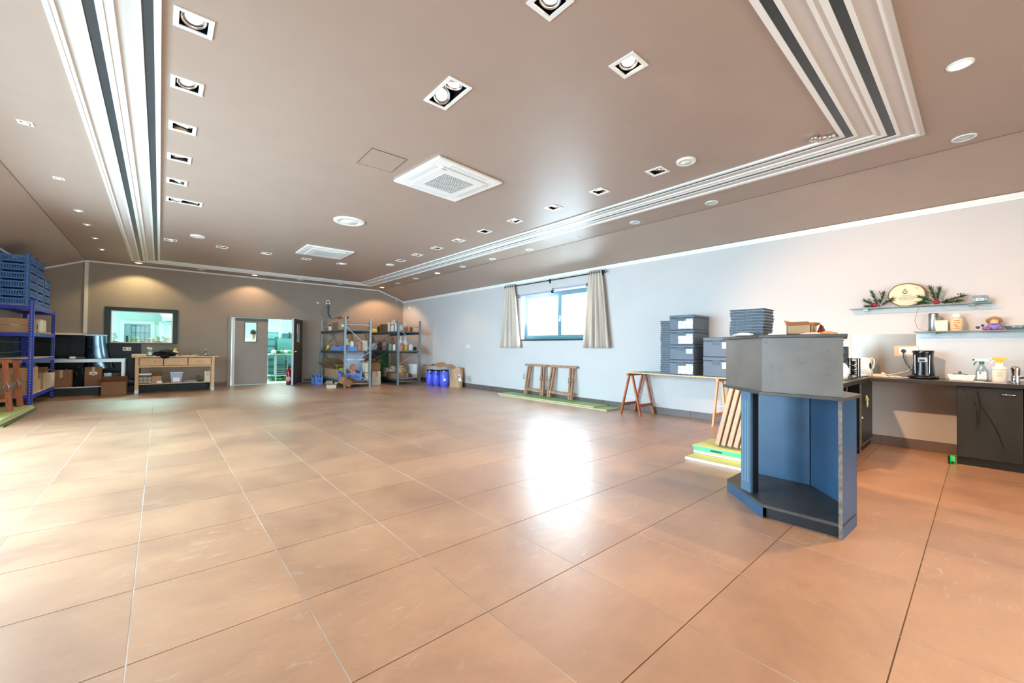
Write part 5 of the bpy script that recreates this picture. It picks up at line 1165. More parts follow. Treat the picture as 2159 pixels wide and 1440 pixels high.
# open cartons on the floor before the unit
p = onZ(701, 820, 0)
q0, q1 = onZ(694, 819, 0), onZ(714, 819.5, 0)
t = carton(q0.x, q1.x, q0.y, q0.y+.25, 0, .085, 'flat open pale carton lying on the floor before the left shelving unit', m=m_cardw, open_=True, rz=.05, flap=.5)
t = carton(q1.x+.03, q1.x+.30, 11.62, 11.85, 0.03, .22, 'tilted open carton on the floor before the left shelving unit', m=m_card2, open_=True, rz=.3, flap=.6); t.rotation_euler = (.15, .45, .3); t.location.z = .085
for i, (a, c) in enumerate((((640, 805), (664, 804)), ((656, 802.5), (682, 802)))):
    p, q = onZ(*a, .03), onZ(*c, .03); b = B().cyl(p, q, .025, n=10); solo(b, 'steel_pipe', m_galv, ('short steel tube on the floor right of the door', 'second steel tube on the floor behind the first')[i], 'pipe')
# blue drums, kraft paper and paper sack
for i, (px_, py_, r, h) in enumerate(((909.5, 811, .125, .47), (923.5, 813, .13, .47), (940.5, 815.2, .145, .50))):
    c = onZ(px_, py_, 0); x, y = c.x, c.y+r*.6
    t = thing('plastic_drum', 'small blue plastic drum with black lid, ' + ('left of three', 'middle of three, with hanging clasp', 'right of three, round pale sticker')[i], 'drum', (x, y, 0), 0, 'blue drums in the corner')
    B().lathe([(r*.70, 0), (r*.86, .03), (r, .12), (r*1.02, h*.55), (r*.92, h*.80), (r*.80, h*.86), (r*.80, h*.90)], (x, y, 0), 26).build('body', m_drum, t)
    B().lathe([(r*.84, h*.885), (r*.86, h*.90), (r*.84, h*.915)], (x, y, 0), 26).build('clamp_ring', m_steel, t)
    B().lathe([(r*.84, h*.915), (r*.85, h*.98), (r*.8, h), (0, h)], (x, y, 0), 26).build('lid', m_black, t)
    d = (Vector((0, 0, 0))-Vector((x, y, 0))).normalized()
    if i == 2: B().cyl(Vector((x, y, h*.42))+d*r*1.0, Vector((x, y, h*.42))+d*(r*1.035), .040, n=20).build('round_sticker', mat('sticker_mint', (196, 232, 220), .5), t)
    else: B().ell(Vector((x, y, h*.76))+d*(r*1.0)+Vector((.02, 0, 0)), (.022, .022, .03), 10, 7).build('clasp', m_black, t)
V = []; rr = random.Random(6); a0 = onY(908, 775, 11.3); N = 14
for i in range(N+1):
    for j in range(7):
        u, v = i/N, j/6; x = 6.30+.56*v*.9+.0; y = 11.75-1.25*u
        V.append((6.38+.45*v, y, .56+.10*math.sin(PI*min(1, u*1.1))*(.6+.4*v)+.02*rr.random()+.03*math.sin(u*14+v*3)))
b = B().add(V, [(i*7+j, (i+1)*7+j, (i+1)*7+j+1, i*7+j+1) for i in range(N) for j in range(6)]); o = solo(b, 'kraft_sheet', m_kraft, 'crumpled brown kraft paper spread over the blue drums', 'paper')
md = o.modifiers.new('solid', 'SOLIDIFY'); md.thickness = .006
t = thing('paper_sack', 'large folded brown paper sack with white label beside the blue drums', 'paper sack', (6.68, 10.15, 0))
V = []; rr = random.Random(9); K = 9; n = 18
for k_ in range(K+1):
    f = k_/K; z = .56*f
    for i in range(n):
        a = 2*PI*i/n; sw = .17*(1-.15*f)*(1+.12*math.sin(3*a+4*f)+.06*rr.random()); sd = .24*(1-.10*f)*(1+.08*math.sin(2*a+5*f)+.06*rr.random())
        V.append((min(6.66+.06*f+sw*math.cos(a), WR-.02), 10.18+.10*f+sd*math.sin(a), z+(.03*math.sin(5*a) if k_ == K else 0)))
B().add(V, [(k_*n+i, k_*n+(i+1) % n, (k_+1)*n+(i+1) % n, (k_+1)*n+i) for k_ in range(K) for i in range(n)]+[tuple(range(n))[::-1]]).build('body', m_kraft, t)
p = onX(969, 799, 6.47); b = B().add([(p.x, p.y+.09, p.z+.12), (p.x, p.y-.03, p.z+.11), (p.x-.005, p.y-.11, p.z-.06), (p.x-.005, p.y+.03, p.z-.07)], [(0, 1, 2, 3)]); b.build('label_sticker', m_white, t)
B().add([(p.x-.003, p.y+.06, p.z+.09), (p.x-.003, p.y+.01, p.z+.085), (p.x-.006, p.y-.02, p.z+.03), (p.x-.006, p.y+.035, p.z+.035)], [(0, 1, 2, 3)]).build('label_print', m_black, t)

# wall outlets and cable right of the door
p = onY(670, 639, YF-.01); b = B().pan([(p.x-.05, p.z+.03), (p.x+.055, p.z+.03), (p.x+.0, p.z-.045)], .01, 1, YF-.012); solo(b, 'wall_plate', m_white, 'small white triangular plate high on the wall right of the door', 'wall plate')
p = onY(691.5, 638, YF-.01); t = thing('cable_outlet', 'white cable outlet with dark hole and hanging blue cables', 'wall outlet', (p.x, YF, p.z))
B().pan([(p.x-.07, p.z-.05), (p.x-.05, p.z+.06), (p.x+.02, p.z+.10), (p.x+.08, p.z-.02), (p.x+.03, p.z-.06)], .012, 1, YF-.014).build('plate', m_white, t); B().cyl((p.x, YF-.017, p.z+.01), (p.x, YF-.012, p.z+.01), .03, n=12).build('hole', m_black, t)
for pts, m, r in ((((691, 642), (690, 652), (690, 661), (693, 667), (699, 672), (703, 672), (708, 669)), mat('cable_blue', (86, 130, 176), .5), .014), (((693, 642), (692, 655), (693, 664), (697, 669)), mat('cable_dark', (60, 60, 66), .5), .008), (((690, 645), (682, 650), (677, 656), (679, 663), (685, 669), (694, 672)), mat('cable_dark', (60, 60, 66), .5), .004)):
    B().tube([onY(*q, YF-.05) for q in pts], r, 6).build('cable', m, t)
for px_, py_, lab in ((836, 634, 'tiny white sensor near the ceiling of the far corner, upper'), ):
    p = onY(px_, py_, YF-.01); b = B().box(p.x-.015, p.x+.015, YF-.03, YF, p.z-.04, p.z+.02); solo(b, 'sensor', m_plast, lab, 'sensor')
p = onX(863.5, 649.5, WR-.01); b = B().box(WR-.03, WR, p.y-.05, p.y+.05, p.z-.05, p.z+.05); solo(b, 'motion_sensor', m_plast, 'small white motion sensor on the pale wall by the far corner', 'sensor')

# ================================================================ LEFT SIDE: blue shelving
LX0, LX1, LY0, LY1 = -2.165, -1.715, 11.16, 13.15
t = thing('blue_shelving_unit', 'blue boltless shelving unit along the left wall, crates on top', 'shelving unit', ((LX0+LX1)/2, (LY0+LY1)/2, 0))
LZ = [onY(60, y, LY0).z for y in (832, 756, 700, 643)]      # deck tops, from the bottom
for x in (LX0, LX1):
    for y in (LY0, LY1):
        s = 1 if y == LY0 else -1; hx = 1 if x == LX1 else -1; H = LZ[3]+.10 if (x == LX1 and y == LY0) else LZ[3]+.02
        p = B().box(x-hx*.055, x, y-.002, y+.002, 0, H).box(x-.002, x+.002, y, y+s*.055, 0, H).build('post', m_bshelf, t)
        if y == LY0 or x == LX1:
            s_ = B()
            for k_ in range(38):
                z = .05+k_*.05
                if z+.02 > H: break
                s_.box(x-hx*.034, x-hx*.020, y-.0035, y-.0015, z, z+.024)
                if x == LX1: s_.box(x+.0015, x+.0035, y+s*.018, y+s*.034, z, z+.024)
            s_.build('slots', mat('slot_pale', (150, 156, 190), .6), p)['kind'] = 'stuff'
for z in LZ:
    B().box(LX0, LX1, LY0, LY0+.012, z-.075, z-.008).build('beam', m_bshelf, t); B().box(LX0, LX1, LY1-.012, LY1, z-.075, z-.008).build('beam', m_bshelf, t)
    B().box(LX1-.012, LX1, LY0, LY1, z-.075, z-.008).build('beam', m_bshelf, t); B().box(LX0, LX0+.012, LY0, LY1, z-.075, z-.008).build('beam', m_bshelf, t)
    B().box(LX0+.01, LX1-.006, LY0+.008, LY1-.008, z-.008, z).build('deck', m_chip, t)
zt = LZ[3]; ch = .152
m_crb = mat('crate_blue', (70, 116, 176))
c0 = crate(-2.17, -1.775, LY0+.02, LY0+.60, zt+.002, ch+.012, 'blue plastic crate, lowest of the front stack on the blue shelving', 'stacked blue crates on the blue shelving', m=m_crb)
def cr(y, n, nm, skip=0):
    for i in range(skip, n):
        pos = 'lowest' if i == 0 else 'topmost' if i == n-1 else ORD[i]+' from the bottom'
        dup(c0, (-1.9725, y, zt+.002+i*ch), 0, 'blue plastic crate, %s of the %s on the blue shelving' % (pos, nm))
cr(LY0+.31, 6, 'front stack', 1); cr(LY0+.91, 6, 'middle stack'); cr(LY0+1.55, 4, 'short rear stack')
t = carton(-2.17, -1.775, LY0+.05, LY0+.65, LZ[2]+.001, LZ[2]+.245, 'large brown carton with white strap on the second deck of the blue shelving', m=m_card, tape=False)
B().tube([(-.03, -.305, .13), (.0, -.312, .125), (.05, -.312, .125), (.09, -.305, .13)], .006, 6).build('strap_handle', m_white, t, local=True); B().box(-.198, .198, -.302, -.2985, .118, .13).build('seam', m_card2, t, local=True)
a, c = onX(82, 690, -1.80), onX(112, 690, -1.80)
t = thing('paper_dispenser', 'white rounded towel dispenser standing on the blue shelving', 'dispenser', (-1.92, 12.55, LZ[2]))
B().box(-2.08, -1.78, 12.30, 12.75, LZ[2]+.002, LZ[2]+.29).build('body', mat('dispenser_cream', (226, 222, 200), .35), t, .05, seg=4); B().box(-2.0, -1.86, 12.296, 12.302, LZ[2]+.07, LZ[2]+.11).build('window_strip', mat('dispenser_grey', (130, 136, 120), .3), t)
t = thing('picture_frame', 'small dark green frame standing on the blue shelving', 'picture frame', (-1.86, 12.0, LZ[2]))
B().box(-1.93, -1.79, 11.98, 11.995, LZ[2]+.002, LZ[2]+.16).build('frame', mat('frame_green', (20, 92, 60), .4), t); B().box(-1.912, -1.808, 11.976, 11.981, LZ[2]+.02, LZ[2]+.142).build('picture', m_card2, t)
b = B().cb((-1.84, 11.75, LZ[2]+.03), (.14, .28, .012), Rx(.2)); solo(b, 'paper_pad', m_cardw, 'slanted pale pad lying on the second deck of the blue shelving', 'paper')
b = B().box(-2.1, -1.8, 11.2, 11.7, LZ[1]+.001, LZ[1]+.012); solo(b, 'cardboard_sheet', m_cardw, 'flat pale cardboard sheet on the third deck of the blue shelving', 'cardboard')
zb = LZ[0]
carton(-2.17, -1.74, LY0+.03, LY0+.62, zb+.001, zb+.235, 'large brown carton, lower of two on the bottom deck of the blue shelving', m=m_card)
carton(-2.16, -1.74, LY0+.03, LY0+.62, zb+.237, zb+.48, 'large brown carton, upper of two on the bottom deck of the blue shelving', m=m_card)
carton(-2.1, -1.76, LY0+.72, LY0+1.0, zb+.001, zb+.22, 'small brown carton with rolled paper on the bottom deck', m=m_card)
carton(-2.1, -1.74, LY0+1.08, LY0+1.50, zb+.001, zb+.33, 'open brown carton at the back of the bottom deck', m=m_card, open_=True, flap=.3)
for i in range(3):
    b = B().box(-2.06, -1.70+.01*i, LY0+1.56+i*.09, LY0+1.63+i*.09, zb+.001, zb+.30); solo(b, 'file_box', m_cardw, 'cream upright file box at the end of the bottom deck, ' + ('first of three', 'second of three', 'third of three')[i], 'file box', 'cream file boxes', .003)
# boards and folded trestles in front of it
for i, (x0, x1, y0, y1, z0, z1, m, lab) in enumerate(((-2.15, -1.62, 8.9, 11.00, 0, .022, mat('board_dark_green', (84, 96, 50), .6), 'dark edged board lowest on the floor at the left picture edge'), (-2.15, -1.66, 8.9, 11.04, .024, .055, mat('board_cream', (216, 206, 160), .6), 'cream edged board second on the floor at the left picture edge'), (-2.15, -1.68, 8.9, 11.06, .058, .082, m_gboard, 'yellow-green board on top at the left picture edge'))):
    solo(B().box(x0, x1, y0, y1, z0, z1), 'board', m, lab, 'board')
def lean_trestle(lab, x, y0, y1, z0, h, lean):
    m = m_pined; t = thing('folded_trestle', lab, 'trestle', (x, (y0+y1)/2, z0), 0, 'folded trestles before the blue shelving')
    B().bar((x-lean, y0, z0+h-.02), (x-lean, y1, z0+h-.02), .05, .045).build('beam', m, t, .003)
    for off in (0, .06):
        for y in (y0+.08, y1-.08): B().bar((x-lean+off*.3, y, z0+h-.03), (x+off, y, z0+.001), .05, .03, (1, 0, 0)).build('leg', m, t, .002)
        B().bar((x-.02+off, y0+.05, z0+.12), (x-.02+off, y1-.05, z0+.12), .022, .045).build('stretcher', m, t)
        for y in (y0+.09, y1-.09):
            c = Vector((x-lean*.42+off+.02, y, z0+.38)); B().tube([c+Vector((0, -.02, -.09)), c+Vector((0, -.025, 0)), c+Vector((0, 0, .05)), c+Vector((0, .025, 0)), c+Vector((0, .02, -.09))], .009, 6).build('folded_hinge', m_galv, t)
    return t
# two folded trestles stand across, facing the camera
def face_trestle(lab, xc, y, z0, h, wd, lean):
    m = m_pined; t = thing('folded_trestle', lab, 'trestle', (xc, y, z0), 0, 'folded trestles before the blue shelving')
    B().bar((xc-.0-wd/2, y+lean, z0+h-.025), (xc-.04+wd/2, y+lean, z0+h-.025), .045, .05).build('beam', m, t, .003)
    for off in (0, .07):
        for s in (-1, 1):
            B().bar((xc-.03+s*(wd/2-.08), y+lean-off*.3, z0+h-.03), (xc+s*(wd/2-.02), y-off, z0+.001), .062, .03, (0, 1, 0)).build('leg', m, t, .002)
            c = Vector((xc-.02+s*(wd/2-.045), y+lean*.5-off-.025, z0+.40)); B().tube([c+Vector((-.02, 0, -.09)), c+Vector((-.025, 0, 0)), c+Vector((0, 0, .055)), c+Vector((.025, 0, 0)), c+Vector((.02, 0, -.09))], .010, 6).build('folded_hinge', m_galv, t)
        B().bar((xc-wd/2+.02, y-off-.012, z0+.17), (xc+wd/2-.04, y-off-.012, z0+.17), .022, .05).build('stretcher', m, t)
    return t
face_trestle('folded orange pine trestle leaning before the blue shelving, rear one', -1.965, 10.95, .085, .79, .36, .12)
face_trestle('folded orange pine trestle at the left picture edge, front one', -1.965, 10.30, .085, .82, .36, .12)

# ================================================================ steel table, duct, things on the far wall (left)
t = thing('steel_table', 'stainless steel table along the black tiled wall', 'table', (-1.4, 13.75, 0)); zt = .825
B().box(-2.17, -.615, 13.42, 14.04, zt-.012, zt).box(-2.17, -.615, 13.415, 13.425, zt-.075, zt).box(-.62, -.612, 13.42, 14.04, zt-.07, zt).build('top', m_steel, t, .003)
for x in (-.655, -2.12):
    for y in (13.47,): B().box(x-.022, x+.022, y-.022, y+.022, .0 if x > -1 else .0, zt-.07).build('leg', m_steel, t)
for y in (14.0,):
    for x in (-.655, -2.12): B().box(x-.022, x+.022, y-.022, y+.022, .172, zt-.07).build('leg', m_steel, t)
t = thing('low_steel_shelf', 'low stainless shelf under the steel table', 'shelf', (-1.6, 13.7, .17))
B().box(-2.17, -1.0, 13.40, 13.60, .176, .20).build('board', m_steel, t, .002); B().box(-2.15, -1.05, 13.44, 13.57, 0, .176).build('plinth', m_blackm, t)
zl = .201
carton(-1.80, -1.48, 13.41, 13.59, zl, .585, 'brown carton standing left on the low steel shelf', m=m_card2)
t = carton(-1.28, -1.0, 13.41, 13.59, zl, .64, 'brown carton with white logo sticker on the low steel shelf', m=m_card2, label_=('y', .0, .30, .13, .06)); 
B().box(-.03, .03, -.094, -.0925, .29, .31).build('sticker_print', m_black, t, local=True)
# curved duct
m_duct = mat('duct_steel', (124, 152, 172), .22, 1, var=.4, scale=3, bump=.1)
t = thing('ventilation_duct', 'broad curved stainless duct in front of the black tiles', 'duct', (-1.17, 14.1, .6))
V = []; K = 12; n = 14
for k_ in range(K+1):
    f = k_/K; z = 1.395-(1.395-.58)*f; w = .195+.075*f**2; xc = -1.165+.06*f**2
    for i in range(n+1):
        a = PI*i/n; V.append((xc-w*math.cos(a), 14.225-.16*math.sin(a)*(1-.1*f), z))
B().add(V, [(k_*(n+1)+i, k_*(n+1)+i+1, (k_+1)*(n+1)+i+1, (k_+1)*(n+1)+i) for k_ in range(K) for i in range(n)], True).build('shell', m_duct, t)
B().tube([(-1.165-.198*math.cos(PI*i/12)-.0, 14.225-.163*math.sin(PI*i/12), 1.10) for i in range(13)], .005, 6).build('seam_ring', m_steel, t)
bm_ = B().box(-1.36, -.97, 14.05, 14.235, 1.37, 1.40).build('collar', m_duct, t)
t = thing('floor_machine', 'small black machine with grey panel under the steel table', 'appliance', (-.82, 13.9, .17))
B().box(-.93, -.70, 13.72, 14.05, .172, .50).build('body', m_black, t, .02); x0, x1 = onY(219, 785, 13.71).x, onY(235, 785, 13.71).x
B().box(x0, x1, 13.70, 13.72, onY(227, 795, 13.71).z, onY(227, 786, 13.71).z).build('front_panel', m_galv, t)
t = thing('tap_fitting', 'small brass and chrome taps under the steel table', 'tap', (-1.45, 14.1, .6))
for i, (px_, py_) in enumerate(((144, 780), (158, 786), (170, 777), (178, 786))):
    p = onY(px_, py_, 14.05); B().tube([p+Vector((0, .18, 0)), p, p+Vector((.03, -.03, -.01)), p+Vector((.05, -.03, -.06))], .013, 8).ell(p+Vector((-.03, -.02, .02)), (.022, .022, .018), 8, 6).build('tap', (m_galv, mat('brass', (170, 150, 96), .3, .9), m_chrome, m_galv)[i], t)
t = thing('label_machine', 'black and white hand tool lying on the steel table', 'tool', (-1.5, 13.7, zt))
B().cb((-1.50, 13.62, zt+.03), (.10, .10, .05), Rz(.3)).build('white_part', m_plast, t, .01); B().cb((-1.38, 13.64, zt+.028), (.16, .10, .05), Rz(.1)).build('black_part', m_black, t, .01); B().box(-1.98, -1.58, 13.5, 13.7, zt+.001, zt+.012).build('tray', m_steel, t)
for i, px_ in enumerate((250, 274)):
    p = onY(px_, 787, 13.95); b = B().ell((p.x, 13.95, .17+.05), (.09, .08, .06), 12, 8, .4, i+50, flat=-.8); solo(b, 'bag', mat('bag_navy', (60, 84, 120), .5), ('dark blue crumpled bag on the kerb right of the steel table leg', 'dark blue crumpled bag on the kerb behind the wooden bench leg')[i], 'bag')
# carton on the floor in front
x0, x1 = -.975, -.545
carton(-.98, -.56, 12.98, 13.34, 0, .315, 'open brown carton on the floor in front of the steel table', m=m_card2, open_=True, flap=.35)

# ================================================================ wooden bench with drawers
t = thing('drawer_bench', 'light wooden sideboard bench with three drawers under the interior window', 'bench table', (.35, 13.5, 0))
X0, X1, Y0, Y1, ZB = -.43, 1.10, 13.16, 13.585, .885
B().box(X0-.06, X1+.11, Y0-.03, Y1+.05, ZB-.025, ZB).build('top', m_beech, t, .004)
for x in (X0, X1-.065):
    B().box(x, x+.065, Y0, Y0+.065, .075, ZB-.025).build('leg', m_beech, t, .003); B().box(x, x+.065, Y1-.065, Y1, .075, ZB-.025).build('leg', m_beech, t, .003)
    for y in (Y0, Y1-.065): B().box(x-.001, x+.066, y-.001, y+.066, 0, .078).build('metal_foot', m_galv, t)
B().box(X0+.065, X1-.065, Y0+.022, Y1-.02, ZB-.24, ZB-.026).build('gap_shade', mat('gap_shade_brown', (70, 44, 28), .8), t); B().box(X0+.065, X1-.065, Y0+.005, Y0+.035, ZB-.265, ZB-.232).build('lower_rail', m_beech, t)  # dark box stands in for the shade in the gaps between drawers
xs = [X0+.07, X0+.07+.52, X0+.07+1.02, X1-.07]
xs = [X0+.068, onY(345, 760, Y0).x, onY(396.5, 760, Y0).x, X1-.068]
for i in range(3):
    d = B().box(xs[i]+.008, xs[i+1]-.008, Y0+.002, Y0+.03, ZB-.222, ZB-.036).build('drawer', m_beech, t, .002); xm = (xs[i]+xs[i+1])/2
    B().tube([(xm-.07, Y0+.008, ZB-.125), (xm-.065, Y0-.015, ZB-.125), (xm-.04, Y0-.022, ZB-.12), (xm+.04, Y0-.022, ZB-.12), (xm+.065, Y0-.015, ZB-.125), (xm+.07, Y0+.008, ZB-.125)], .008, 8).build('handle', m_chrome, d)
zs = .225
B().box(X0+.03, X1-.03, Y0+.02, Y1-.02, zs-.02, zs).build('lower_shelf', m_beech, t, .002)
yb = Y0+.10
b = B().box(onY(277, 747, yb).x, onY(308, 747, yb).x, yb, yb+.28, ZB+.001, ZB+.055); solo(b, 'paper_stack', m_cardw, 'stack of white paper at the left end of the wooden bench', 'paper', bevel=.008)
def bt(px_, y, z0, H, r, m, lab, cap, cz=.82, neck=.35, **kw):
    x = onY(px_, 740, y).x
    return bottle((x, y, z0), [(r*.9, 0), (r, .01), (r, H*.55), (r*neck, H*.74), (r*neck, H*cz)], m, lab, cap=[(r*neck*1.1, H*(cz-.04)), (r*neck*1.1, H*.98), (0, H)], capm=cap, **kw)
x = onY(316.5, 740, yb+.1).x
t = bottle((x, yb+.1, ZB), [(.055, 0), (.062, .01), (.058, .09), (.03, .15), (.02, .165)], mat('bottle_teal', (120, 168, 170), .3), 'teal spray bottle with white head on the wooden bench', 'spray bottle')
B().cb((-.01, 0, .195), (.10, .03, .04), Ry(.25)).build('spray_head', m_white, t, .006, local=True); B().box(.035, .058, -.035, .035, .03, .09).build('label_sticker', m_red, t, local=True) if False else B().pan([(-.03, .03), (.03, .03), (.03, .10), (-.03, .10)], .002, 1, -.0635).build('label_sticker', m_white, t, local=True)
bt(369.5, yb+.1, ZB, .20, .062, mat('bottle_milky', (226, 206, 204), .4), 'white bottle with yellow dispenser top on the wooden bench', mat('cap_yellow', (232, 206, 60), .4), .72, .4)
bt(433.5, yb+.1, ZB, .185, .036, m_clear, 'clear water bottle at the right end of the wooden bench', m_plast, .92)
a, c = onY(323, 740, yb), onY(376, 740, yb); b = B().ell(((a.x+c.x)/2, yb+.13, ZB+.062), ((c.x-a.x)/2*1.0, .15, .10), 26, 12, .34, 3, flat=-.6); b.ell(((a.x+c.x)/2-.02, Y0-.06, ZB+.0), (.09, .03, .05), 14, 8, .2, 6)
solo(b, 'black_coat', mat('coat_black', (12, 13, 15), .85), 'black coat heaped on the wooden bench', 'coat')
b = B().box(onY(383, 747, yb).x, onY(402, 747, yb).x, yb, yb+.16, ZB+.001, ZB+.018); solo(b, 'paper_pad', m_cardw, 'white papers lying right of the black coat on the bench', 'paper')
p = onY(412, 747, yb); b = B().ell((p.x, yb+.06, ZB+.012), (.085, .06, .022), 14, 7, .5, 8, flat=-.5); solo(b, 'herb_clippings', mat('pale_green', (196, 204, 150), .7, var=.3, scale=30), 'pale green clippings lying on the wooden bench', 'herbs')
p = onY(442.5, 747, yb); b = B().prism([(p.x-.05, yb), (p.x+.055, yb), (p.x+.055, yb+.1), (p.x-.05, yb+.1)], ZB+.001, ZB+.035); solo(b, 'green_dish', mat('dish_green', (70, 150, 100), .5), 'small green dish at the right end of the bench', 'dish', bevel=.008)
# under the bench
tq, (tx0, tx1, tz) = tub(290.5, 318, 788, 807, Y0+.05, zs, 'glass-clear box with six rolls on the lower bench shelf', dep=.3)
r = .038
for i in range(6):
    x = tx0+.055+(i % 3)*.078; z = zs+.045+(i//3)*.078; b = B().cyl((x, Y0+.095, z), (x, Y0+.30, z), r, n=16); solo(b, 'roll', mat('roll_cream', (236, 208, 172), .8), 'cream paper roll in the clear box, %s %s' % (('left', 'middle', 'right')[i % 3], ('bottom row', 'top row')[i//3]), 'roll', 'rolls in the clear box')
pxc(320, 341, 793, Y0+.05, zs, .25, 'open pale brown carton with plastic film on the lower bench shelf', open_=True, m=m_card, flap=.5, label_=('y', .05, .03, .1, .05))
tq, (tx0, tx1, tz) = tub(359, 385, 784, 806, Y0+.04, zs, 'translucent bin with white paper label on the lower bench shelf', dep=.28, m=mat('tub_blueish', (200, 212, 232), .3, alpha=.7), lidm=mat('lid_grey', (176, 186, 196), .4))
b = B().box(tx0+.06, tx1-.06, Y0+.030, Y0+.034, zs+.03, zs+.13); b.build('paper_label', m_white, tq)
p = onY(402, 800, Y0+.1); b = B().ell((p.x, Y0+.13, zs+.018), (.17, .09, .03), 18, 8, .3, 11, flat=-.6); solo(b, 'plastic_bag', mat('bag_blueish', (150, 166, 186), .4), 'flat blue-grey plastic bag on the lower bench shelf', 'bag')
p = onY(424, 796, Y0+.1); b = B(); rr = random.Random(5)
for i in range(70):
    q = Vector((p.x+rr.uniform(-.1, .06), Y0+.12+rr.uniform(-.05, .05), zs+.03+rr.uniform(0, .11))); d = Vector((rr.uniform(-1, 1), rr.uniform(-1, 1), rr.uniform(-.2, .6))).normalized()*.045; s_ = d.cross(Vector((0, 0, 1))).normalized()*.016; b.add([q, q+d*.5+s_, q+d, q+d*.5-s_], [(0, 1, 2, 3)])
b.ell((p.x-.02, Y0+.12, zs+.03), (.06, .05, .03), 10, 6)
solo(b, 'leafy_greens', m_green, 'dark leafy greens on the lower bench shelf by the small carton', 'plant')
pxc(430, 444, 782, Y0+.04, zs, .22, 'tall pale carton at the right end of the lower bench shelf', m=m_cardw)

# ================================================================ things at the door and in the kitchen
p = onZ(609.5, 811, 0); t = thing('fire_extinguisher', 'red fire extinguisher with blue base in the open doorway', 'fire extinguisher', (p.x, p.y+.06, 0)); q = (p.x, p.y+.06, 0)
r = .068
B().lathe([(r*.9, 0), (r, .01), (r, .06), (r*.98, .062)], q, 22).build('base_ring', mat('ext_blue', (28, 38, 120), .4), t)
B().lathe([(r*.98, .05), (r, .06), (r, .40), (r*.85, .44), (r*.45, .47), (.02, .49), (.02, .50)], q, 22).build('cylinder', m_red, t)
B().lathe([(.025, .49), (.025, .53), (0, .535)], q, 12).cb((q[0]+.03, q[1]-.01, .56), (.10, .022, .018), Ry(-.3)).cb((q[0]+.03, q[1]-.01, .535), (.09, .022, .014), Ry(.15)).build('valve', m_black, t)
B().tube([(q[0], q[1]-.03, .52), (q[0]+.04, q[1]-.08, .52), (q[0]+.055, q[1]-.085, .44), (q[0]+.045, q[1]-.08, .26), (q[0]+.035, q[1]-.078, .22)], .012, 8).build('hose', m_black, t)
B().lathe([(r+.001, .12), (r+.001, .24)], q, 22).build('paper_label', mat('ext_label', (236, 236, 236), .5, var=.9, scale=18, c2=(190, 30, 40)), t)

# tube fixtures added to go with the kitchen fill lights
for i, (x, y) in enumerate(((.2, 15.7), (3.2, 15.9))):
    t = thing('added_tube_light', ('added kitchen ceiling tube light beyond the interior window', 'added kitchen ceiling tube light behind the door')[i], 'ceiling light', (x, y, KH)); B().box(x-.8, x+.8, y-.08, y+.08, KH-.05, KH).build('housing', m_white, t); B().cyl((x-.75, y, KH-.065), (x+.75, y, KH-.065), .016, n=10).build('tube', mat('added_tube_emit', (235, 255, 252), .3, emit=(225, 255, 248), estr=14), t)
# window sill shelf in the kitchen with jars
ZW = 1.228; t = thing('window_shelf', 'shelf behind the interior window carrying jars and bowls', 'shelf', (-.33, 14.6, ZW)); B().box(-.95, .29, YF+.17, YF+.55, ZW-.03, ZW-.002).build('board', m_white, t); B().box(-.93, -.90, YF+.17, YF+.5, 0, ZW-.03).box(.24, .27, YF+.17, YF+.5, 0, ZW-.03).build('support', m_white, t)
yj = YF+.30
def jar(px0, px1, py0, m, lab, cap=None, nm='jar', cat='jar'): return pot(px0, px1, py0, yj, ZW, lab, m, cat, nm, cap)
m_jg = mat('jar_content_olive', (150, 150, 72), .3, var=.3, scale=20); m_jp = mat('jar_pasta', (190, 160, 96), .35, var=.3, scale=20)
p = onY(242, 705, yj); t = thing('potted_herb', 'leafy yellow-green potted plant behind the interior window', 'plant', (p.x, yj, ZW)); b = B(); rr = random.Random(3)
for i in range(120):
    q = Vector((p.x+rr.uniform(-.055, .055), yj+rr.uniform(-.05, .05), ZW+.05+rr.uniform(0, .17))); d = Vector((rr.uniform(-1, 1), rr.uniform(-1, 1), rr.uniform(-.3, .7))).normalized()*.035; s_ = d.cross(Vector((0, 0, 1))).normalized()*.012; b.add([q, q+d*.5+s_, q+d, q+d*.5-s_], [(0, 1, 2, 3)])
b.build('leaves', mat('herb_green', (120, 140, 60), .6, var=.5, scale=30), t)['kind'] = 'stuff'; B().lathe([(.03, 0), (.045, .06), (.04, .06)], (p.x, yj, ZW), 14).build('pot', m_plast, t)
p = onY(242, 718, yj-.02); solo(B().box(p.x-.09, p.x+.06, yj-.11, yj-.06, ZW, ZW+.022), 'black_tray', m_black, 'black tray before the leafy plant behind the interior window', 'tray')
jar(265, 271, 708, mat('jar_darkfig', (40, 44, 44), .3), 'glass jar with dark lid behind the interior window', m_black)
jar(274, 282, 713, m_jg, 'squat jar of olives behind the interior window')
jar(284.5, 293, 711, m_jg, 'big round jar of yellow-green preserves behind the interior window', m_plast)
p = onY(302.5, 719, yj); solo(B().lathe([(.03, .0), (.05, .012), (.062, .04), (.058, .04), (.045, .015), (0, .01)], (p.x, yj-.04, ZW), 18), 'magenta_bowl', mat('magenta', (196, 30, 130), .3), 'small magenta bowl behind the interior window', 'bowl')
jar(311, 318, 713, mat('jar_brown', (150, 110, 60), .3), 'jar of brown spread behind the interior window', m_plast)
jar(320, 327.5, 713, m_jp, 'jar of pale pasta behind the interior window', m_plast)
jar(329.5, 338, 710, m_jp, 'tall jar of long brown pods behind the interior window', m_galvd)
jar(340.5, 347, 710, m_clear, 'empty glass jar behind the interior window', m_galvd)
p0, p1 = onY(324, 719, yj), onY(344, 719, yj); solo(B().box(p0.x, p1.x, yj-.11, yj-.07, ZW, ZW+.028), 'black_tray', m_black, 'long black tray before the tall jars behind the interior window', 'tray')
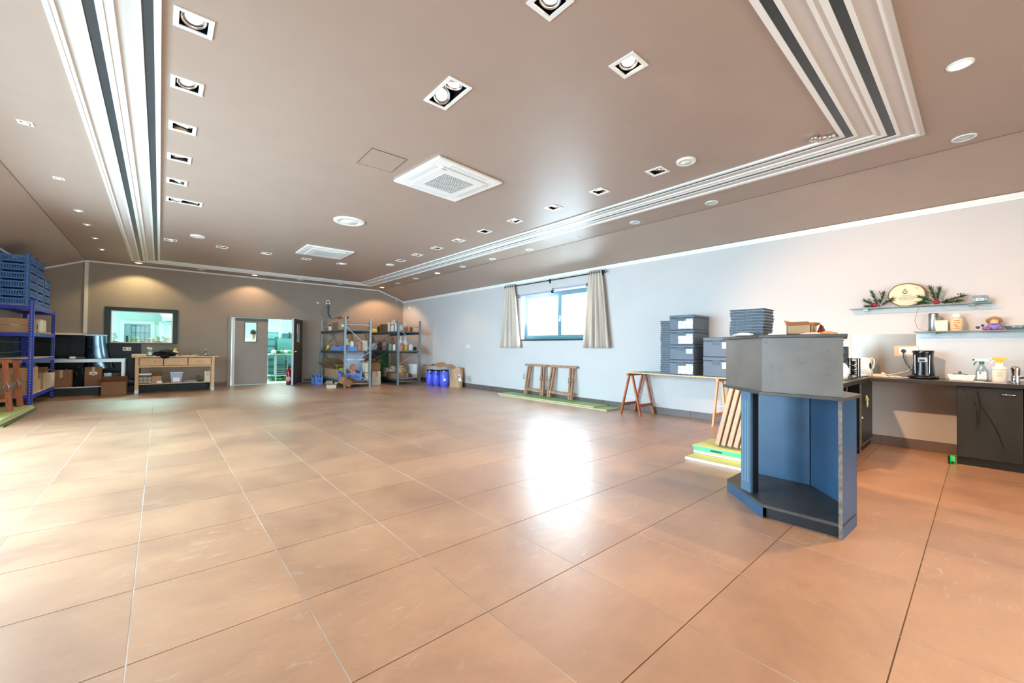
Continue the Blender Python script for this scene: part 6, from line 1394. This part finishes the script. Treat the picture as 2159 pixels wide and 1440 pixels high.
pxc(346, 361, 712, yj-.02, ZW, .12, 'small white carton box at the right of the interior window', m=m_cardw)
# kitchen background through the window: dropped ceiling, hood, white wire shelf, cupboards
t = thing('extractor_hood', 'stainless extractor hood in the kitchen seen through the interior window', 'extractor hood', (.75, 17.2, 2.0))
B().add([(.05, 16.4, 2.02), (1.8, 16.4, 2.02), (1.8, 17.8, 2.02), (.05, 17.8, 2.02), (-.25, 16.3, 2.69), (1.8, 16.3, 2.69), (1.8, 17.8, 2.69), (-.25, 17.8, 2.69)], [(3,2,1,0),(4,5,6,7),(0,1,5,4),(1,2,6,5),(2,3,7,6),(3,0,4,7)]).build('canopy', mat('hood_white', (206, 226, 222), .4), t)
B().box(.12, 1.8, 16.39, 16.40, 1.90, 2.02).box(.05, .12, 16.38, 17.8, 1.88, 2.02).build('rim', m_steel, t)
t = thing('wire_rack', 'wire shelving rack in the kitchen seen through the interior window', 'shelving unit', (-.35, 17.9, 0))
p0, p1 = onY(277, 685, 17.7), onY(315, 685, 17.7); zt_ = onY(295, 685, 17.7).z
for k_ in range(5): x = p0.x+(p1.x-p0.x)*k_/4; B().box(x-.012, x+.012, 17.69, 17.71, 0, zt_).build('wire_post', m_galvd, t)
for k_ in range(7): z = zt_-.02-k_*(zt_)/8.0; B().box(p0.x, p1.x, 17.69, 18.0, z-.012, z+.004).build('wire_shelf', m_galvd, t)
t = thing('tall_cupboard', 'pale tall kitchen cupboard seen through the interior window', 'cupboard', (.7, 18.3, 0)); B().box(onY(335, 700, 18.1).x, onY(366, 700, 18.1).x, 18.1, 18.58, 0, 1.95).build('body', m_kwall, t, .01); B().box(onY(332, 700, 18.1).x, onY(334, 700, 18.1).x, 18.05, 18.1, 1.2, 1.8).build('handle_bar', m_galv, t)
t = thing('white_doorway', 'white door frame in the kitchen seen through the interior window', 'door frame', (-1.0, 18.55, 0)); x0, x1 = onY(262, 685, 18.5).x, onY(318, 685, 18.5).x; zz = onY(290, 683, 18.5).z
B().box(x0-.1, x0, 18.5, 18.59, 0, zz+.1).box(x1, x1+.1, 18.5, 18.59, 0, zz+.1).box(x0, x1, 18.5, 18.59, zz, zz+.1).build('frame', m_white, t); B().box(x0, x1, 18.56, 18.59, 0, zz).build('panel', mat('grey_blue_panel', (150, 168, 180), .6), t)
# kitchen work table behind the open door
m_kt = mat('kitchen_steel', (196, 214, 212), .35, .6)
yk = 15.3; X0_, X1_ = onY(568, 745, yk).x, 3.55; zk = onY(590, 746, yk).z
t = thing('steel_worktable', 'stainless work table in the kitchen behind the open door', 'table', ((X0_+X1_)/2, yk+.3, 0))
B().box(X0_, X1_, yk, yk+.7, zk-.045, zk).build('top', m_kt, t, .003)
for x in (X0_+.05, X0_+.20, X1_-.1):
    B().box(x-.022, x+.022, yk+.03+(.55 if x == X0_+.05 else 0), yk+.075+(.55 if x == X0_+.05 else 0), 0, zk-.045).build('leg', m_kt, t)
B().box(X0_+.03, X1_-.05, yk+.05, yk+.65, .16, .20).build('lower_shelf', m_kt, t)
t = thing('tray_trolley', 'rack of trays standing under the kitchen work table', 'rack', ((X0_+X1_)/2, yk+.3, .2)); xa, xb = onY(584, 760, yk+.1).x, onY(606, 760, yk+.1).x
B().box(xa-.015, xa, yk+.1, yk+.5, .205, zk-.08).box(xb, xb+.015, yk+.1, yk+.5, .205, zk-.08).build('side_frame', m_kt, t)
for k_ in range(7): B().box(xa, xb, yk+.1, yk+.5, .25+k_*.075, .265+k_*.075).build('tray', (m_galv, mat('tray_teal', (90, 140, 136), .4))[k_ % 2], t)
rr = random.Random(12)
for i, (px_, m, lab) in enumerate(((578, m_bagw, 'white bundle at the left on the kitchen work table'), (585, m_green, 'green vegetables on the kitchen work table, left heap'), (594, mat('veg_green', (60, 170, 90), .6), 'bright green vegetables on the kitchen work table'), (603, m_bagw, 'white bag behind the green vegetables on the work table'), (610, mat('veg_green', (60, 170, 90), .6), 'bright green bag at the right on the kitchen work table'))):
    p = onY(px_, 740, yk+.2); solo(B().ell((p.x, yk+.22, zk+.055), (.085, .10, .07), 12, 8, .35, i+3, flat=-.75), 'vegetable_heap', m, lab, 'vegetables')
p = onY(587, 800, yk+.2); crate(p.x-.20, p.x+.22, yk+.1, yk+.55, 0, .14, 'bright green crate on the kitchen floor under the work table', m=mat('crate_green', (40, 150, 60), .5))
kk = [0]
for (px_, cols, top_) in ((568.5, 1, 700), (583, 1, 692)):
    x = onY(px_, 700, 16.2).x; z = 0; w = .36 if px_ > 570 else .30; n_ = 7 if px_ > 570 else 6
    for i in range(n_):
        kk[0] += 1
        lab = 'teal-grey storage box in the kitchen, %s stack, %s' % ('right' if px_ > 570 else 'left', 'lowest' if i == 0 else 'topmost' if i == n_-1 else ORD[i]+' from the bottom')
        o = thing('storage_box', lab, 'storage box', (x, 16.4 if px_ < 570 else 16.95, z), (i % 3-1)*.05, 'storage boxes stacked in the kitchen'); B().box(-w/2, w/2, -.2, .2, 0, .215).build('body', mat('box_tealgrey', (66, 112, 112), .5, var=.1), o, .01, local=True); B().box(-w/2-.01, w/2+.01, -.21, .21, .215, .235).build('lid', mat('lid_tealgrey', (56, 98, 98), .5), o, local=True); z += .237
for i, (px_, z0, lab) in enumerate(((597, 0, 'lower grey box behind the kitchen work table'), (597, .5, 'middle grey box behind the kitchen work table'), (597, 1.0, 'upper grey box behind the kitchen work table'))):
    x = onY(px_, 700, 16.5).x; o = thing('storage_box', lab, 'storage box', (x, 16.6, z0)); B().box(-.2, .3, -.2, .2, 0, .46).build('body', MATS['box_tealgrey'], o, .01, local=True)
    B().box(-.21, .31, -.21, .21, .46, .49).build('lid', MATS['lid_tealgrey'], o, local=True)
for i, px_ in enumerate((591, 610)):
    p = onY(px_, 705, 15.6); t = thing('hanging_cable', ('white ceiling cable with socket over the kitchen table, left', 'white ceiling cable with socket over the kitchen table, right')[i], 'cable', (p.x, 15.6, KH)); B().cyl((p.x, 15.6, 1.62), (p.x, 15.6, KH), .012, n=8).build('cord', m_white, t); B().lathe([(.03, 1.42), (.04, 1.45), (.04, 1.6), (.02, 1.64)], (p.x, 15.6, 0), 12).build('socket_head', (m_plast, m_galvd)[i], t)
t = thing('wall_cabinet', 'teal tiled strip cabinet on the kitchen rear wall behind the door', 'cabinet', (4.4, 18.4, 1.5)); B().box(onY(596, 710, 18.2).x, 5.2, 18.2, 18.58, onY(605, 716, 18.2).z, onY(605, 703, 18.2).z).build('body', mat('cab_teal', (60, 112, 116), .4), t); 

# person in the kitchen, seen through the pane of the closed leaf
pp = onY(534.5, 700, 15.6); PX, PY = pp.x, 15.6
t = thing('person', 'person with short dark hair and pale jacket seen through the door pane', 'person', (PX, PY, 0), PI*.9)
def skin_mesh(name, verts, edges, radii, m, par, sub=2):
    me = bpy.data.meshes.new(name); me.from_pydata([v for v in verts], edges, []); o = bpy.data.objects.new(name, me); COL.objects.link(o); o.parent = par; me.materials.append(m)
    md = o.modifiers.new('skin', 'SKIN'); 
    for i, r in enumerate(radii): me.skin_vertices[0].data[i].radius = r if isinstance(r, tuple) else (r, r)
    me.skin_vertices[0].data[0].use_root = True; md.use_smooth_shade = True
    s = o.modifiers.new('sub', 'SUBSURF'); s.levels = sub; s.render_levels = sub
    return o
m_skin = mat('skin', (206, 160, 134), .6); m_jacket = mat('jacket_pale', (222, 220, 206), .8); m_trous = mat('trousers_dark', (44, 46, 54), .8)
V = [(0, 0, .93), (0, 0, 1.08), (0, 0, 1.22), (0, 0, 1.33), (0, 0, 1.40), (0, -.005, 1.47), (0, -.01, 1.55), (0, -.005, 1.61)]
E_ = [(0, 1), (1, 2), (2, 3), (3, 4), (4, 5), (5, 6), (6, 7)]; Rr = [(.15, .10), (.135, .09), (.15, .10), (.13, .09), (.075, .07), (.066, .07), (.082, .095), (.06, .075)]
for s in (-1, 1):
    k0 = len(V); V += [(s*.16, 0, 1.34), (s*.22, .0, 1.10), (s*.20, -.16, .98), (s*.17, -.24, .98), (s*.09, 0, .86), (s*.10, -.01, .48), (s*.10, .01, .09), (s*.11, -.12, .04)]
    E_ += [(3, k0), (k0, k0+1), (k0+1, k0+2), (k0+2, k0+3), (0, k0+4), (k0+4, k0+5), (k0+5, k0+6), (k0+6, k0+7)]; Rr += [.062, .048, .036, .026, .085, .06, .045, (.04, .03)]
skin_mesh('body', V, E_, Rr, m_skin, t)
skin_mesh('jacket', [(0, 0, .86), (0, 0, 1.08), (0, 0, 1.22), (0, 0, 1.35), (-.165, 0, 1.35), (-.225, 0, 1.10), (-.20, -.15, .99), (.165, 0, 1.35), (.225, 0, 1.10), (.20, -.15, .99)], [(0, 1), (1, 2), (2, 3), (3, 4), (4, 5), (5, 6), (3, 7), (7, 8), (8, 9)], [(.175, .12), (.16, .11), (.18, .125), (.17, .115), .085, .066, .05, .085, .066, .05], m_jacket, t)
skin_mesh('trousers', [(0, 0, .94), (-.09, 0, .84), (-.10, -.01, .48), (-.10, .01, .10), (.09, 0, .84), (.10, -.01, .48), (.10, .01, .10)], [(0, 1), (1, 2), (2, 3), (0, 4), (4, 5), (5, 6)], [(.16, .11), .098, .072, .06, .098, .072, .06], m_trous, t)
B().ell((0, .015, 1.60), (.088, .10, .10), 18, 12, .05, 2, flat=-.6).build('hair', mat('hair_dark', (34, 26, 22), .8), t, local=True)
for s in (-1, 1): B().ell((s*.03, -.105, 1.575), (.010, .006, .007), 8, 6).build('eye', m_black, t, local=True); B().ell((s*.082, .0, 1.555), (.010, .022, .028), 8, 6).build('ear', m_skin, t, local=True)
B().ell((0, -.112, 1.55), (.013, .018, .022), 8, 6).build('nose', m_skin, t, local=True); B().ell((0, -.10, 1.505), (.025, .006, .007), 8, 6).build('mouth', mat('lips', (160, 80, 76), .6), t, local=True)
